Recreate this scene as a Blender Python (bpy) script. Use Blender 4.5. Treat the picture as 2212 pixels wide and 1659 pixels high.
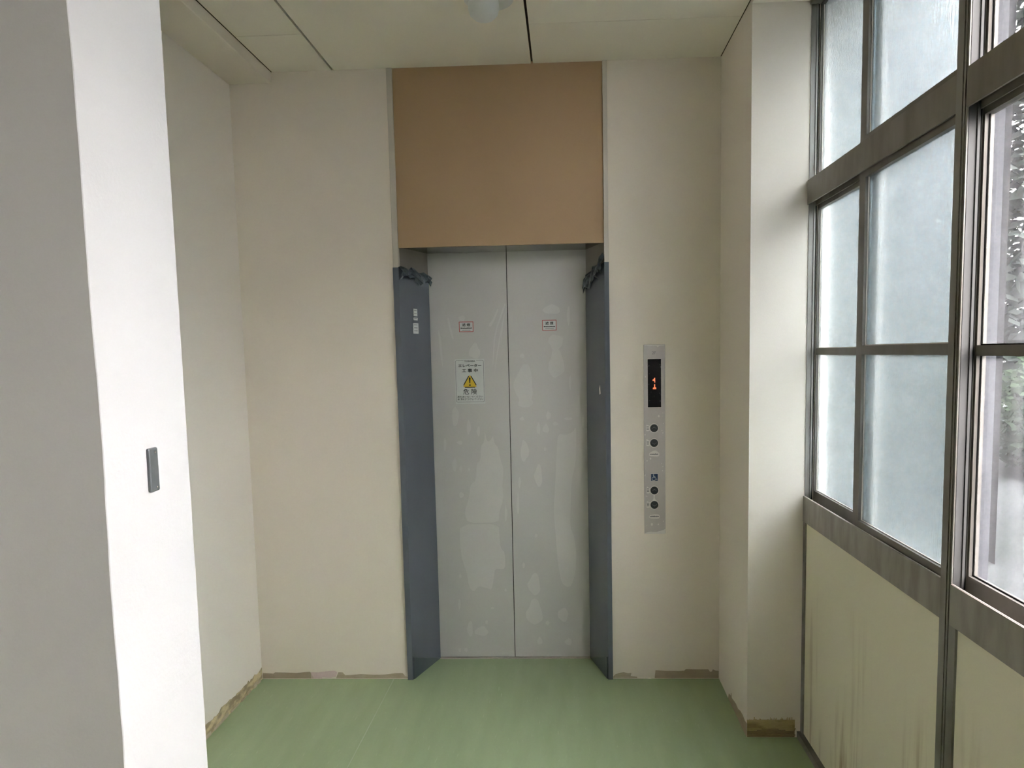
import bpy, bmesh, math, random
from mathutils import Matrix, Vector

random.seed(7)
for o in list(bpy.data.objects):
    bpy.data.objects.remove(o)
SC = bpy.context.scene
C = SC.collection

# ------------------------------------------------------------------ camera
F_PX, PP_X, PP_Y, W_PX, H_PX = 1597.0, 1157.37, 913.2, 2212.0, 1659.0
YAW, PITCH, ROLL, CAM_H = math.radians(-2.3617), math.radians(-5.3264), math.radians(-1.1041), 1.6019
fwd = Vector((math.sin(YAW) * math.cos(PITCH), math.cos(YAW) * math.cos(PITCH), math.sin(PITCH)))
rgt = Vector((math.cos(YAW), -math.sin(YAW), 0))
upv = rgt.cross(fwd)
r2 = rgt * math.cos(ROLL) + upv * math.sin(ROLL)
u2 = -rgt * math.sin(ROLL) + upv * math.cos(ROLL)
cam_data = bpy.data.cameras.new('camera')
cam = bpy.data.objects.new('camera', cam_data)
C.objects.link(cam)
m = Matrix.Identity(4)
for i in range(3):
    m[i][0], m[i][1], m[i][2] = r2[i], u2[i], -fwd[i]
m[2][3] = CAM_H
cam.matrix_world = m
cam_data.sensor_fit = 'HORIZONTAL'
cam_data.sensor_width = 36.0
cam_data.lens = 36.0 * F_PX / W_PX
cam_data.shift_x = (W_PX / 2 - PP_X) / W_PX
cam_data.shift_y = (PP_Y - H_PX / 2) / W_PX
cam_data.clip_start = 0.02
SC.camera = cam

# ------------------------------------------------------------------ sky, exposure
SKY = 25.5
world = bpy.data.worlds.new('overcast_sky')
SC.world = world
world.use_nodes = True
bg = world.node_tree.nodes['Background']
bg.inputs[0].default_value = (1.0, 0.945, 0.955, 1)
bg.inputs[1].default_value = SKY
SC.view_settings.view_transform = 'Standard'
SC.view_settings.look = 'None'
SC.view_settings.gamma = 1.0
SC.view_settings.use_curve_mapping = False
SC.view_settings.exposure = 0.0
SC.cycles.use_denoising = True
SC.cycles.max_bounces = 10
SC.cycles.diffuse_bounces = 5
SC.cycles.glossy_bounces = 3
SC.cycles.transmission_bounces = 8
SC.cycles.use_adaptive_sampling = True
SC.cycles.adaptive_threshold = 0.22
SC.cycles.adaptive_min_samples = 24
SC.cycles.transparent_max_bounces = 16
SC.cycles.sample_clamp_indirect = 60.0

# ------------------------------------------------------------------ room dimensions (metres)
Y_BACK, Y_DOOR, Y_PIL = 3.523, 3.777, 2.967
X_LEFT, X_RIGHT, X_WIN = -1.546, 0.729, 0.945
Z_CEIL, Z_BEAM, X_BEAM = 2.927, 2.877, -1.346
X_PART, Y_PART0, Y_PART1 = -0.7525, 1.16, 1.43
X_FAR, Y_REAR = -1.9, -3.2
FR_L, FR_R, FI_L, FI_R = -0.805, 0.210, -0.779, 0.189
D_L, D_R, D_M = -0.689, 0.111, -0.289
Z_HEAD = 2.113

# ------------------------------------------------------------------ helpers
class MB:
    def __init__(s):
        s.v, s.f = [], []
    def box(s, x0, x1, y0, y1, z0, z1):
        b = len(s.v)
        s.v += [(x0, y0, z0), (x1, y0, z0), (x1, y1, z0), (x0, y1, z0), (x0, y0, z1), (x1, y0, z1), (x1, y1, z1), (x0, y1, z1)]
        s.f += [tuple(b + i for i in q) for q in ((0, 3, 2, 1), (4, 5, 6, 7), (0, 1, 5, 4), (1, 2, 6, 5), (2, 3, 7, 6), (3, 0, 4, 7))]
        return s
    def poly_xz(s, pts, y0, y1):
        """polygon in x,z extruded from y0 (front) to y1"""
        b, n = len(s.v), len(pts)
        s.v += [(x, y0, z) for x, z in pts] + [(x, y1, z) for x, z in pts]
        s.f.append(tuple(b + i for i in range(n)))
        s.f.append(tuple(b + n + i for i in reversed(range(n))))
        for i in range(n):
            j = (i + 1) % n
            s.f.append((b + i, b + n + i, b + n + j, b + j))
        return s
    def prism(s, pts, z0, z1):
        """polygon in x,y extruded in z"""
        b, n = len(s.v), len(pts)
        s.v += [(x, y, z0) for x, y in pts] + [(x, y, z1) for x, y in pts]
        s.f.append(tuple(b + i for i in reversed(range(n))))
        s.f.append(tuple(b + n + i for i in range(n)))
        for i in range(n):
            j = (i + 1) % n
            s.f.append((b + i, b + j, b + n + j, b + n + i))
        return s
    def poly_yz(s, pts, x0, x1):
        b, n = len(s.v), len(pts)
        s.v += [(x0, y, z) for y, z in pts] + [(x1, y, z) for y, z in pts]
        s.f.append(tuple(b + i for i in range(n)))
        s.f.append(tuple(b + n + i for i in reversed(range(n))))
        for i in range(n):
            j = (i + 1) % n
            s.f.append((b + i, b + n + i, b + n + j, b + j))
        return s
    def disc_xz(s, cx, cz, r, y0, y1, n=28, sx=1.0):
        return s.poly_xz([(cx + sx * r * math.cos(2 * math.pi * k / n), cz + r * math.sin(2 * math.pi * k / n)) for k in range(n)], y0, y1)
    def lathe(s, prof, cx, cy, n=40):
        b = len(s.v)
        for r, z in prof:
            for k in range(n):
                a = 2 * math.pi * k / n
                s.v.append((cx + r * math.cos(a), cy + r * math.sin(a), z))
        for i in range(len(prof) - 1):
            for k in range(n):
                k2 = (k + 1) % n
                s.f.append((b + i * n + k, b + i * n + k2, b + (i + 1) * n + k2, b + (i + 1) * n + k))
        return s
    def mesh(s, name):
        me = bpy.data.meshes.new(name)
        me.from_pydata(s.v, [], s.f)
        bm = bmesh.new(); bm.from_mesh(me)
        bmesh.ops.recalc_face_normals(bm, faces=bm.faces)
        bm.to_mesh(me); bm.free()
        return me
    def build(s, name, mat, parent=None, bevel=0, smooth=False):
        me = s.mesh(name)
        me.materials.append(mat)
        o = bpy.data.objects.new(name, me)
        C.objects.link(o)
        if parent is not None:
            o.parent = parent
            if parent.type == 'EMPTY' or True:
                o.matrix_parent_inverse = parent_world(parent).inverted()
        if bevel:
            bv = o.modifiers.new('bevel', 'BEVEL'); bv.width = bevel; bv.segments = 2; bv.limit_method = 'ANGLE'
        if smooth:
            for p in me.polygons: p.use_smooth = True
        return o

def parent_world(o):
    w = o.matrix_basis.copy()
    if o.parent is not None:
        w = parent_world(o.parent) @ o.matrix_parent_inverse @ w
    return w

def empty(name, loc):
    o = bpy.data.objects.new(name, None)
    o.location = loc
    o.empty_display_size = 0.05
    C.objects.link(o)
    return o

def tag(o, label, cat, group=None):
    o['label'] = label; o['category'] = cat
    if group: o['group'] = group
    return o

def struct(o, label=None):
    o['kind'] = 'structure'
    if label: o['label'] = label
    return o

def srgb(r, g, b):
    f = lambda c: (c / 255 / 12.92) if c / 255 <= 0.04045 else ((c / 255 + 0.055) / 1.055) ** 2.4
    return (f(r), f(g), f(b), 1)

# ------------------------------------------------------------------ materials
def mat(name, col, rough=0.6, metal=0.0, spec=0.5, col2=None, scale=(4, 4, 4), detail=4, lo=0.4, hi=0.65, bump=0.0, bscale=200.0, bdist=0.001):
    mt = bpy.data.materials.new(name); mt.use_nodes = True
    nt = mt.node_tree; N = nt.nodes; L = nt.links
    b = N['Principled BSDF']
    b.inputs['Base Color'].default_value = col if len(col) == 4 else (*col, 1)
    b.inputs['Roughness'].default_value = rough
    b.inputs['Metallic'].default_value = metal
    b.inputs['Specular IOR Level'].default_value = spec
    tc = N.new('ShaderNodeTexCoord')
    if col2 is not None:
        mp = N.new('ShaderNodeMapping'); mp.inputs['Scale'].default_value = scale
        nz = N.new('ShaderNodeTexNoise'); nz.inputs['Scale'].default_value = 1.0; nz.inputs['Detail'].default_value = detail
        rp = N.new('ShaderNodeMapRange'); rp.inputs['From Min'].default_value = lo; rp.inputs['From Max'].default_value = hi
        mx = N.new('ShaderNodeMix'); mx.data_type = 'RGBA'
        mx.inputs[6].default_value = b.inputs['Base Color'].default_value
        mx.inputs[7].default_value = col2 if len(col2) == 4 else (*col2, 1)
        L.new(tc.outputs['Object'], mp.inputs[0]); L.new(mp.outputs[0], nz.inputs['Vector'])
        L.new(nz.outputs['Fac'], rp.inputs['Value']); L.new(rp.outputs[0], mx.inputs[0]); L.new(mx.outputs[2], b.inputs['Base Color'])
    if bump:
        n2 = N.new('ShaderNodeTexNoise'); n2.inputs['Scale'].default_value = bscale; n2.inputs['Detail'].default_value = 3
        bp = N.new('ShaderNodeBump'); bp.inputs['Strength'].default_value = bump; bp.inputs['Distance'].default_value = bdist
        L.new(tc.outputs['Object'], n2.inputs['Vector']); L.new(n2.outputs['Fac'], bp.inputs['Height']); L.new(bp.outputs[0], b.inputs['Normal'])
    return mt

M = {}
M['cream'] = mat('cream_wall_paint', (0.83, 0.765, 0.665), 0.7, spec=0.3, col2=(0.83, 0.755, 0.675), scale=(1.5, 1.5, 1.2), bump=0.25, bscale=260)
M['white'] = mat('white_wall_paint', (0.72, 0.705, 0.708), 0.7, spec=0.3, col2=(0.705, 0.69, 0.69), scale=(2, 2, 1.2), bump=0.3, bscale=120)
M['pale'] = mat('pale_cream_paint', (0.86, 0.805, 0.735), 0.7, spec=0.3, col2=(0.86, 0.80, 0.74), scale=(1.5, 1.5, 1.2), bump=0.25, bscale=260)
M['greige'] = mat('greige_wall_paint', (0.62, 0.575, 0.53), 0.7, spec=0.3, col2=(0.60, 0.56, 0.515), scale=(2, 2, 1.2), bump=0.3, bscale=120)
M['ceil'] = mat('ceiling_board', (0.87, 0.82, 0.72), 0.85, spec=0.2, col2=(0.855, 0.805, 0.71), scale=(3, 3, 3), bump=0.3, bscale=300)
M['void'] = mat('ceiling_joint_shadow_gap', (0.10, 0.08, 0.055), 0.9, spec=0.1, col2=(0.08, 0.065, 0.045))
M['brown'] = mat('brown_metal_panel', srgb(178, 150, 117), 0.55, spec=0.4, col2=srgb(174, 147, 115), scale=(2, 2, 2), bump=0.1, bscale=400)
M['trim'] = mat('stainless_trim', srgb(206, 199, 188), 0.4, metal=0.2, col2=srgb(198, 191, 180), scale=(40, 40, 3))
M['jamb'] = mat('jamb_metal', srgb(150, 144, 134), 0.33, metal=0.35, col2=srgb(144, 138, 129), scale=(3, 3, 8))
M['soffit'] = mat('soffit_metal', srgb(140, 138, 130), 0.12, metal=0.85, col2=srgb(134, 132, 124))
M['door'] = mat('filmed_door_metal', srgb(204, 202, 199), 0.42, metal=0.1, spec=0.4, col2=srgb(200, 199, 197), scale=(3, 3, 3), bump=0.15, bscale=600)
M['bubble'] = mat('loose_film', srgb(212, 210, 207), 0.38, spec=0.4, col2=srgb(209, 208, 205), scale=(8, 8, 8))
M['sheet'] = mat('blue_grey_plastic_sheet', srgb(100, 106, 114), 0.22, spec=0.5, col2=srgb(96, 102, 110), scale=(3, 3, 1), bump=0.05, bscale=60)
M['tape'] = mat('crumpled_tape', srgb(90, 98, 104), 0.28, spec=0.5, col2=srgb(46, 54, 62), scale=(30, 30, 40), lo=0.45, hi=0.6)
M['overlay'] = mat('sheet_overlay', srgb(74, 82, 88), 0.3, spec=0.4, col2=srgb(70, 78, 84), scale=(12, 12, 12))
M['paper'] = mat('white_label_paper', srgb(214, 216, 214), 0.6, col2=srgb(208, 210, 209), scale=(30, 30, 30))
M['ink'] = mat('black_print', srgb(38, 38, 38), 0.6, col2=srgb(44, 44, 44))
M['greyink'] = mat('grey_print', srgb(110, 110, 112), 0.6, col2=srgb(118, 118, 120))
M['red'] = mat('red_print', srgb(186, 72, 66), 0.6, col2=srgb(178, 78, 72))
M['yellow'] = mat('yellow_print', srgb(232, 196, 60), 0.6, col2=srgb(226, 190, 60))
M['plate'] = mat('panel_plate_film', srgb(198, 192, 189), 0.4, metal=0.1, spec=0.4, col2=srgb(192, 186, 184), scale=(12, 12, 5))
M['patch'] = mat('film_stuck_patch', srgb(226, 221, 216), 0.5, spec=0.3, col2=srgb(220, 216, 212), scale=(60, 60, 60))
M['display'] = mat('dark_display_glass', srgb(26, 24, 30), 0.12, col2=srgb(30, 28, 34), scale=(20, 20, 20))
M['button'] = mat('black_button', srgb(44, 48, 50), 0.35, col2=srgb(50, 54, 56), scale=(60, 60, 60))
M['blue'] = mat('sign_blue', srgb(26, 52, 92), 0.5, col2=srgb(28, 56, 98))
M['residue'] = mat('baseboard_adhesive', srgb(182, 168, 144), 0.85, spec=0.2, col2=srgb(194, 182, 160), scale=(22, 22, 50), bump=0.5, bscale=150)
M['residue_g'] = mat('grey_adhesive', srgb(170, 155, 134), 0.85, spec=0.2, col2=srgb(178, 164, 144), scale=(9, 9, 20), bump=0.3, bscale=150)
M['residue_y'] = mat('yellow_adhesive', srgb(212, 196, 156), 0.9, spec=0.2, col2=srgb(164, 148, 122), scale=(16, 16, 34), detail=8, lo=0.42, hi=0.6, bump=0.8, bscale=90, bdist=0.003)
M['residue_rib'] = mat('ribbed_adhesive', srgb(196, 178, 134), 0.9, spec=0.2, col2=srgb(160, 142, 104), scale=(9, 9, 26), detail=7, lo=0.46, hi=0.6, bump=0.6, bscale=120, bdist=0.002)
M['residue_dark'] = mat('dark_adhesive', srgb(124, 108, 86), 0.9, spec=0.2, col2=srgb(156, 140, 108), scale=(14, 14, 30), detail=6, bump=0.6, bscale=120, bdist=0.002)
M['pink'] = mat('pink_primer_patch', srgb(224, 202, 200), 0.8, spec=0.2, col2=srgb(218, 196, 194), scale=(30, 30, 30))
M['alu'] = mat('aged_aluminium', srgb(142, 139, 134), 0.42, metal=0.35, spec=0.4, col2=srgb(122, 117, 110), scale=(30, 9, 5), detail=6, bump=0.1, bscale=80)
M['alu_sash'] = mat('sash_aluminium', srgb(122, 118, 112), 0.45, metal=0.25, spec=0.35, col2=srgb(108, 103, 96), scale=(30, 9, 5), detail=6, bump=0.1, bscale=80)
M['alu_outer'] = mat('shaded_outer_aluminium', (0.075, 0.078, 0.088), 0.6, spec=0.15, col2=(0.055, 0.058, 0.066), scale=(20, 20, 2), detail=6)  # mullion aluminium darkened to offset the strong sky outside
M['alu_shaded'] = mat('shaded_jamb_aluminium', srgb(104, 103, 102), 0.45, metal=0.2, spec=0.3, col2=srgb(92, 91, 90), scale=(20, 20, 2), detail=6)  # shaded copy of the frame aluminium for brightly lit jambs
M['alu_dark'] = mat('grimy_shaded_aluminium', srgb(134, 129, 121), 0.5, metal=0.25, spec=0.35, col2=srgb(116, 110, 101), scale=(30, 12, 4), detail=6, lo=0.4, hi=0.65, bump=0.1, bscale=80)  # streaked rail aluminium, with the transom's shade put into its colour
M['alu_dirty'] = mat('dirty_aluminium', srgb(160, 155, 147), 0.45, metal=0.3, spec=0.4, col2=srgb(138, 132, 123), scale=(30, 18, 5), detail=6, lo=0.4, hi=0.65, bump=0.1, bscale=80)
M['gasket'] = mat('black_gasket', srgb(26, 25, 24), 0.8, spec=0.1, col2=srgb(36, 35, 33))
M['lampw'] = mat('white_lamp_plastic', (0.72, 0.73, 0.72), 0.4, col2=(0.70, 0.71, 0.70))
M['strike'] = mat('grey_metal_plate', srgb(128, 132, 134), 0.35, metal=0.6, col2=srgb(122, 126, 128), scale=(40, 40, 40))
M['screw'] = mat('bright_screw', srgb(225, 225, 222), 0.25, metal=0.8, col2=srgb(215, 215, 212))
M['bark'] = mat('tree_bark', srgb(96, 88, 80), 0.9, col2=srgb(76, 70, 64), scale=(6, 6, 2))
M['leaf'] = mat('green_leaf', (0.05, 0.075, 0.045), 0.9, spec=0.05, col2=(0.032, 0.055, 0.032), scale=(2, 2, 2))
M['leaf_d'] = mat('grey_green_leaf', (0.055, 0.065, 0.06), 0.9, spec=0.05, col2=(0.04, 0.052, 0.046), scale=(2, 2, 2))
M['ground'] = mat('outdoor_ground', (0.055, 0.060, 0.062), 0.95, spec=0.0, col2=(0.045, 0.052, 0.050), scale=(0.6, 0.6, 0.6))
M['facade'] = mat('outer_render', (0.35, 0.34, 0.32), 0.95, spec=0.0, col2=(0.31, 0.30, 0.28), scale=(1, 1, 1))
M['concrete'] = mat('grey_concrete', (0.050, 0.054, 0.060), 0.95, spec=0.0, col2=(0.044, 0.048, 0.053), scale=(3, 3, 0.6))

def floor_mat():
    mt = bpy.data.materials.new('green_marbled_vinyl'); mt.use_nodes = True
    nt = mt.node_tree; N = nt.nodes; L = nt.links; b = N['Principled BSDF']
    tc = N.new('ShaderNodeTexCoord')
    def noise(scale, detail, rot):
        mp = N.new('ShaderNodeMapping'); mp.inputs['Scale'].default_value = scale; mp.inputs['Rotation'].default_value = (0, 0, rot)
        nz = N.new('ShaderNodeTexNoise'); nz.inputs['Scale'].default_value = 1; nz.inputs['Detail'].default_value = detail
        L.new(tc.outputs['Object'], mp.inputs[0]); L.new(mp.outputs[0], nz.inputs[0]); return nz
    a = noise((16, 2.4, 1), 6, 0.0); c = noise((110, 14, 1), 2, 0.06)
    r1 = N.new('ShaderNodeValToRGB')
    r1.color_ramp.elements[0].position = 0.3; r1.color_ramp.elements[0].color = (0.325, 0.41, 0.23, 1)
    r1.color_ramp.elements[1].position = 0.72; r1.color_ramp.elements[1].color = (0.365, 0.455, 0.265, 1)
    L.new(a.outputs['Fac'], r1.inputs[0])
    mr = N.new('ShaderNodeMapRange'); mr.inputs['From Min'].default_value = 0.66; mr.inputs['From Max'].default_value = 0.76; mr.inputs['To Max'].default_value = 0.5
    L.new(c.outputs['Fac'], mr.inputs[0])
    mx = N.new('ShaderNodeMix'); mx.data_type = 'RGBA'; mx.inputs[7].default_value = (0.47, 0.56, 0.36, 1)
    L.new(mr.outputs[0], mx.inputs[0]); L.new(r1.outputs[0], mx.inputs[6]); L.new(mx.outputs[2], b.inputs['Base Color'])
    b.inputs['Roughness'].default_value = 0.45; b.inputs['Specular IOR Level'].default_value = 0.4
    n2 = N.new('ShaderNodeTexNoise'); n2.inputs['Scale'].default_value = 60; bp = N.new('ShaderNodeBump'); bp.inputs['Strength'].default_value = 0.12; bp.inputs['Distance'].default_value = 0.001
    L.new(tc.outputs['Object'], n2.inputs[0]); L.new(n2.outputs['Fac'], bp.inputs['Height']); L.new(bp.outputs[0], b.inputs['Normal'])
    return mt
M['vinyl'] = floor_mat()
M['weld'] = mat('pale_weld_bead', (0.45, 0.53, 0.36), 0.4, col2=(0.40, 0.48, 0.31))

def panel_mat():
    """cream spandrel board with brown run-down stains that gather low on the board"""
    mt = bpy.data.materials.new('stained_cream_board'); mt.use_nodes = True
    nt = mt.node_tree; N = nt.nodes; L = nt.links; b = N['Principled BSDF']
    tc = N.new('ShaderNodeTexCoord')
    mp = N.new('ShaderNodeMapping'); mp.inputs['Scale'].default_value = (20, 26, 2.2)
    nz = N.new('ShaderNodeTexNoise'); nz.inputs['Scale'].default_value = 1; nz.inputs['Detail'].default_value = 7
    L.new(tc.outputs['Object'], mp.inputs[0]); L.new(mp.outputs[0], nz.inputs[0])
    sx = N.new('ShaderNodeSeparateXYZ'); L.new(tc.outputs['Object'], sx.inputs[0])
    hr = N.new('ShaderNodeMapRange'); hr.inputs['From Min'].default_value = 0.75; hr.inputs['From Max'].default_value = 0.0
    L.new(sx.outputs['Z'], hr.inputs[0])
    m2 = N.new('ShaderNodeMapping'); m2.inputs['Scale'].default_value = (3, 4, 1.2); n2 = N.new('ShaderNodeTexNoise'); n2.inputs['Scale'].default_value = 1
    L.new(tc.outputs['Object'], m2.inputs[0]); L.new(m2.outputs[0], n2.inputs[0])
    r = N.new('ShaderNodeMapRange'); r.inputs['From Min'].default_value = 0.47; r.inputs['From Max'].default_value = 0.72
    L.new(nz.outputs['Fac'], r.inputs[0])
    mu = N.new('ShaderNodeMath'); mu.operation = 'MULTIPLY'; L.new(r.outputs[0], mu.inputs[0]); L.new(hr.outputs[0], mu.inputs[1])
    r3 = N.new('ShaderNodeMapRange'); r3.inputs['From Min'].default_value = 0.42; r3.inputs['From Max'].default_value = 0.6
    L.new(n2.outputs['Fac'], r3.inputs[0])
    mu2 = N.new('ShaderNodeMath'); mu2.operation = 'MULTIPLY'; L.new(mu.outputs[0], mu2.inputs[0]); L.new(r3.outputs[0], mu2.inputs[1])
    mx = N.new('ShaderNodeMix'); mx.data_type = 'RGBA'
    mx.inputs[6].default_value = (0.76, 0.715, 0.56, 1); mx.inputs[7].default_value = (0.42, 0.33, 0.21, 1)
    mu3 = N.new('ShaderNodeMath'); mu3.operation = 'MULTIPLY'; mu3.use_clamp = True; mu3.inputs[1].default_value = 2.4; L.new(mu2.outputs[0], mu3.inputs[0])
    L.new(mu3.outputs[0], mx.inputs[0]); L.new(mx.outputs[2], b.inputs['Base Color'])
    b.inputs['Roughness'].default_value = 0.6; b.inputs['Specular IOR Level'].default_value = 0.3
    return mt
M['board'] = panel_mat()

def frosted_mat():
    mt = bpy.data.materials.new('frosted_glass'); mt.use_nodes = True
    nt = mt.node_tree; N = nt.nodes; L = nt.links
    N.remove(N['Principled BSDF']); out = N['Material Output']
    tc = N.new('ShaderNodeTexCoord'); mp = N.new('ShaderNodeMapping'); mp.inputs['Scale'].default_value = (60, 120, 34)
    nz = N.new('ShaderNodeTexNoise'); nz.inputs['Scale'].default_value = 1; nz.inputs['Detail'].default_value = 3
    L.new(tc.outputs['Object'], mp.inputs[0]); L.new(mp.outputs[0], nz.inputs[0])
    gl = N.new('ShaderNodeBsdfGlass'); gl.inputs['Roughness'].default_value = 0.24; gl.inputs['IOR'].default_value = 1.45
    mx = N.new('ShaderNodeMix'); mx.data_type = 'RGBA'
    mx.inputs[6].default_value = (0.83, 0.905, 0.945, 1); mx.inputs[7].default_value = (0.94, 0.99, 1.0, 1)
    rg = N.new('ShaderNodeMapRange'); rg.inputs['From Min'].default_value = 0.35; rg.inputs['From Max'].default_value = 0.65
    L.new(nz.outputs['Fac'], rg.inputs[0]); L.new(rg.outputs[0], mx.inputs[0]); L.new(mx.outputs[2], gl.inputs['Color'])
    bp = N.new('ShaderNodeBump'); bp.inputs['Strength'].default_value = 0.3; bp.inputs['Distance'].default_value = 0.003
    L.new(nz.outputs['Fac'], bp.inputs['Height']); L.new(bp.outputs[0], gl.inputs['Normal'])
    df = N.new('ShaderNodeBsdfTranslucent'); df.inputs['Color'].default_value = (0.55, 0.60, 0.61, 1)
    m1 = N.new('ShaderNodeMixShader'); m1.inputs[0].default_value = 0.06
    L.new(gl.outputs[0], m1.inputs[1]); L.new(df.outputs[0], m1.inputs[2])
    L.new(m1.outputs[0], out.inputs['Surface'])
    return mt
M['frosted'] = frosted_mat()

def clear_mat():
    mt = bpy.data.materials.new('dusty_clear_glass'); mt.use_nodes = True
    nt = mt.node_tree; N = nt.nodes; L = nt.links
    N.remove(N['Principled BSDF']); out = N['Material Output']
    tc = N.new('ShaderNodeTexCoord'); mp = N.new('ShaderNodeMapping'); mp.inputs['Scale'].default_value = (20, 22, 1.6)
    nz = N.new('ShaderNodeTexNoise'); nz.inputs['Scale'].default_value = 1; nz.inputs['Detail'].default_value = 7
    L.new(tc.outputs['Object'], mp.inputs[0]); L.new(mp.outputs[0], nz.inputs[0])
    mr = N.new('ShaderNodeMapRange'); mr.inputs['From Min'].default_value = 0.35; mr.inputs['From Max'].default_value = 0.72
    mr.inputs['To Min'].default_value = 0.03; mr.inputs['To Max'].default_value = 0.11
    L.new(nz.outputs['Fac'], mr.inputs[0])
    tp = N.new('ShaderNodeBsdfTransparent'); tp.inputs[0].default_value = (0.95, 0.97, 0.96, 1)
    tl = N.new('ShaderNodeBsdfTranslucent'); tl.inputs['Color'].default_value = (0.62, 0.63, 0.66, 1)
    m1 = N.new('ShaderNodeMixShader'); L.new(mr.outputs[0], m1.inputs[0]); L.new(tp.outputs[0], m1.inputs[1]); L.new(tl.outputs[0], m1.inputs[2])
    gl = N.new('ShaderNodeBsdfGlossy'); gl.inputs['Roughness'].default_value = 0.03
    fr = N.new('ShaderNodeFresnel'); fr.inputs[0].default_value = 1.45
    m2 = N.new('ShaderNodeMixShader'); L.new(fr.outputs[0], m2.inputs[0]); L.new(m1.outputs[0], m2.inputs[1]); L.new(gl.outputs[0], m2.inputs[2])
    L.new(m2.outputs[0], out.inputs['Surface'])
    return mt
M['clear'] = clear_mat()

def emit_mat(name, col, s):
    mt = bpy.data.materials.new(name); mt.use_nodes = True
    b = mt.node_tree.nodes['Principled BSDF']
    b.inputs['Base Color'].default_value = (0.05, 0.02, 0.01, 1)
    b.inputs['Emission Color'].default_value = col; b.inputs['Emission Strength'].default_value = s
    return mt
M['led'] = emit_mat('orange_led', (1.0, 0.26, 0.10, 1), 1.0)

# ------------------------------------------------------------------ text
def text_obj(name, txt, x0, x1, z0, z1, y, material, parent, bold=0.0, thick=0.0004):
    """flat print: text fitted into the rectangle x0..x1, z0..z1 on a plane facing -y"""
    cu = bpy.data.curves.new('txt', 'FONT'); cu.body = txt; cu.size = 1.0; cu.offset = bold; cu.resolution_u = 3
    o = bpy.data.objects.new('txt', cu); C.objects.link(o)
    dg = bpy.context.evaluated_depsgraph_get()
    me = bpy.data.meshes.new_from_object(o.evaluated_get(dg))
    bpy.data.objects.remove(o); bpy.data.curves.remove(cu)
    xs = [v.co.x for v in me.vertices]; ys = [v.co.y for v in me.vertices]
    ax, bx, ay, by = min(xs), max(xs), min(ys), max(ys)
    for v in me.vertices:
        v.co = ((x0 + (v.co.x - ax) / (bx - ax) * (x1 - x0)), y, (z0 + (v.co.y - ay) / (by - ay) * (z1 - z0)))
    me.materials.clear(); me.materials.append(material); me.name = name
    ob = bpy.data.objects.new(name, me); C.objects.link(ob)
    ob.parent = parent; ob.matrix_parent_inverse = parent_world(parent).inverted()
    return ob

# ================================================================== STRUCTURE
# ---- floor
fl = struct(MB().box(X_FAR - 0.1, X_WIN + 0.12, Y_REAR - 0.1, Y_DOOR + 0.2, -0.12, -0.003).build('floor', M['ground']), 'floor slab under the green vinyl')
SEAM = -0.878
edges = [X_FAR, SEAM, X_WIN]
for a, b in zip(edges[:-1], edges[1:]):
    yb = Y_BACK if b < -0.8 else Y_BACK
    MB().box(a + 0.0012, b - 0.0012, Y_REAR, Y_BACK, -0.003, 0.0).build('vinyl_sheet', M['vinyl'], fl)
MB().prism([(FI_L, Y_BACK), (FI_R, Y_BACK), (D_R, Y_DOOR - 0.012), (D_L, Y_DOOR - 0.012)], -0.003, 0.0).build('vinyl_sheet', M['vinyl'], fl)
MB().box(SEAM - 0.0020, SEAM + 0.0020, Y_REAR, Y_BACK, -0.003, 0.0006).build('weld_seam', M['weld'], fl)

# ---- ceiling with separate boards and open joints
ce = struct(MB().box(X_FAR - 0.1, X_WIN + 0.12, Y_REAR - 0.1, Y_DOOR + 0.1, Z_CEIL + 0.012, Z_CEIL + 0.08).build('ceiling', M['void']), 'ceiling of cream boards with dark open joints')
G, HAIR = 0.0050, 0.0010
def boards(x0, x1, ys):
    for a, b in zip(ys[:-1], ys[1:]):
        MB().box(x0 + G, x1 - G, a + HAIR, b - HAIR, Z_CEIL, Z_CEIL + 0.012).build('ceiling_board', M['ceil'], ce)
XG1, XG2 = -1.0557, -0.1315
boards(X_BEAM + 0.002, XG1, [Y_REAR, -2.33, -0.51, 1.31, 3.133, Y_BACK + 0.002])
boards(XG1, XG2, [Y_REAR, -1.42, 0.4, 2.22, Y_BACK + 0.002])
boards(XG2, X_RIGHT, [Y_REAR, -2.35, -0.53, 1.29, 3.118, Y_BACK + 0.002])
boards(X_FAR, X_BEAM, [Y_REAR, -2.33, -0.51, Y_PART0])

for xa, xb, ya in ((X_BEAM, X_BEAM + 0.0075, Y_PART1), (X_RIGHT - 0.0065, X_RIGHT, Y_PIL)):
    MB().box(xa, xb, ya, Y_BACK, Z_CEIL + 0.0015, Z_CEIL + 0.012).build('joint_shadow_strip', M['void'], ce)  # dark strip paints the shadow line along the beam and right wall
# ---- walls
wb = struct(MB().box(X_LEFT - 0.1, FR_L, Y_BACK, Y_BACK + 0.12, 0, Z_CEIL + 0.012).build('wall_back_left', M['cream']), 'cream back wall left of the elevator entrance')
wb2 = struct(MB().box(FR_R, X_RIGHT + 0.1, Y_BACK, Y_BACK + 0.12, 0, Z_CEIL + 0.012).build('wall_back_right', M['cream']), 'cream back wall right of the elevator entrance')
wl = struct(MB().box(X_LEFT - 0.1, X_LEFT, Y_PART1, Y_BACK, 0, Z_CEIL).build('wall_left', M['pale']), 'cream left wall of the elevator alcove')
wr = struct(MB().box(X_RIGHT, X_WIN + 0.10, Y_PIL, Y_BACK, 0, Z_CEIL + 0.012).build('wall_right', M['cream']), 'cream pillar wall between elevator wall and windows')
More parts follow.
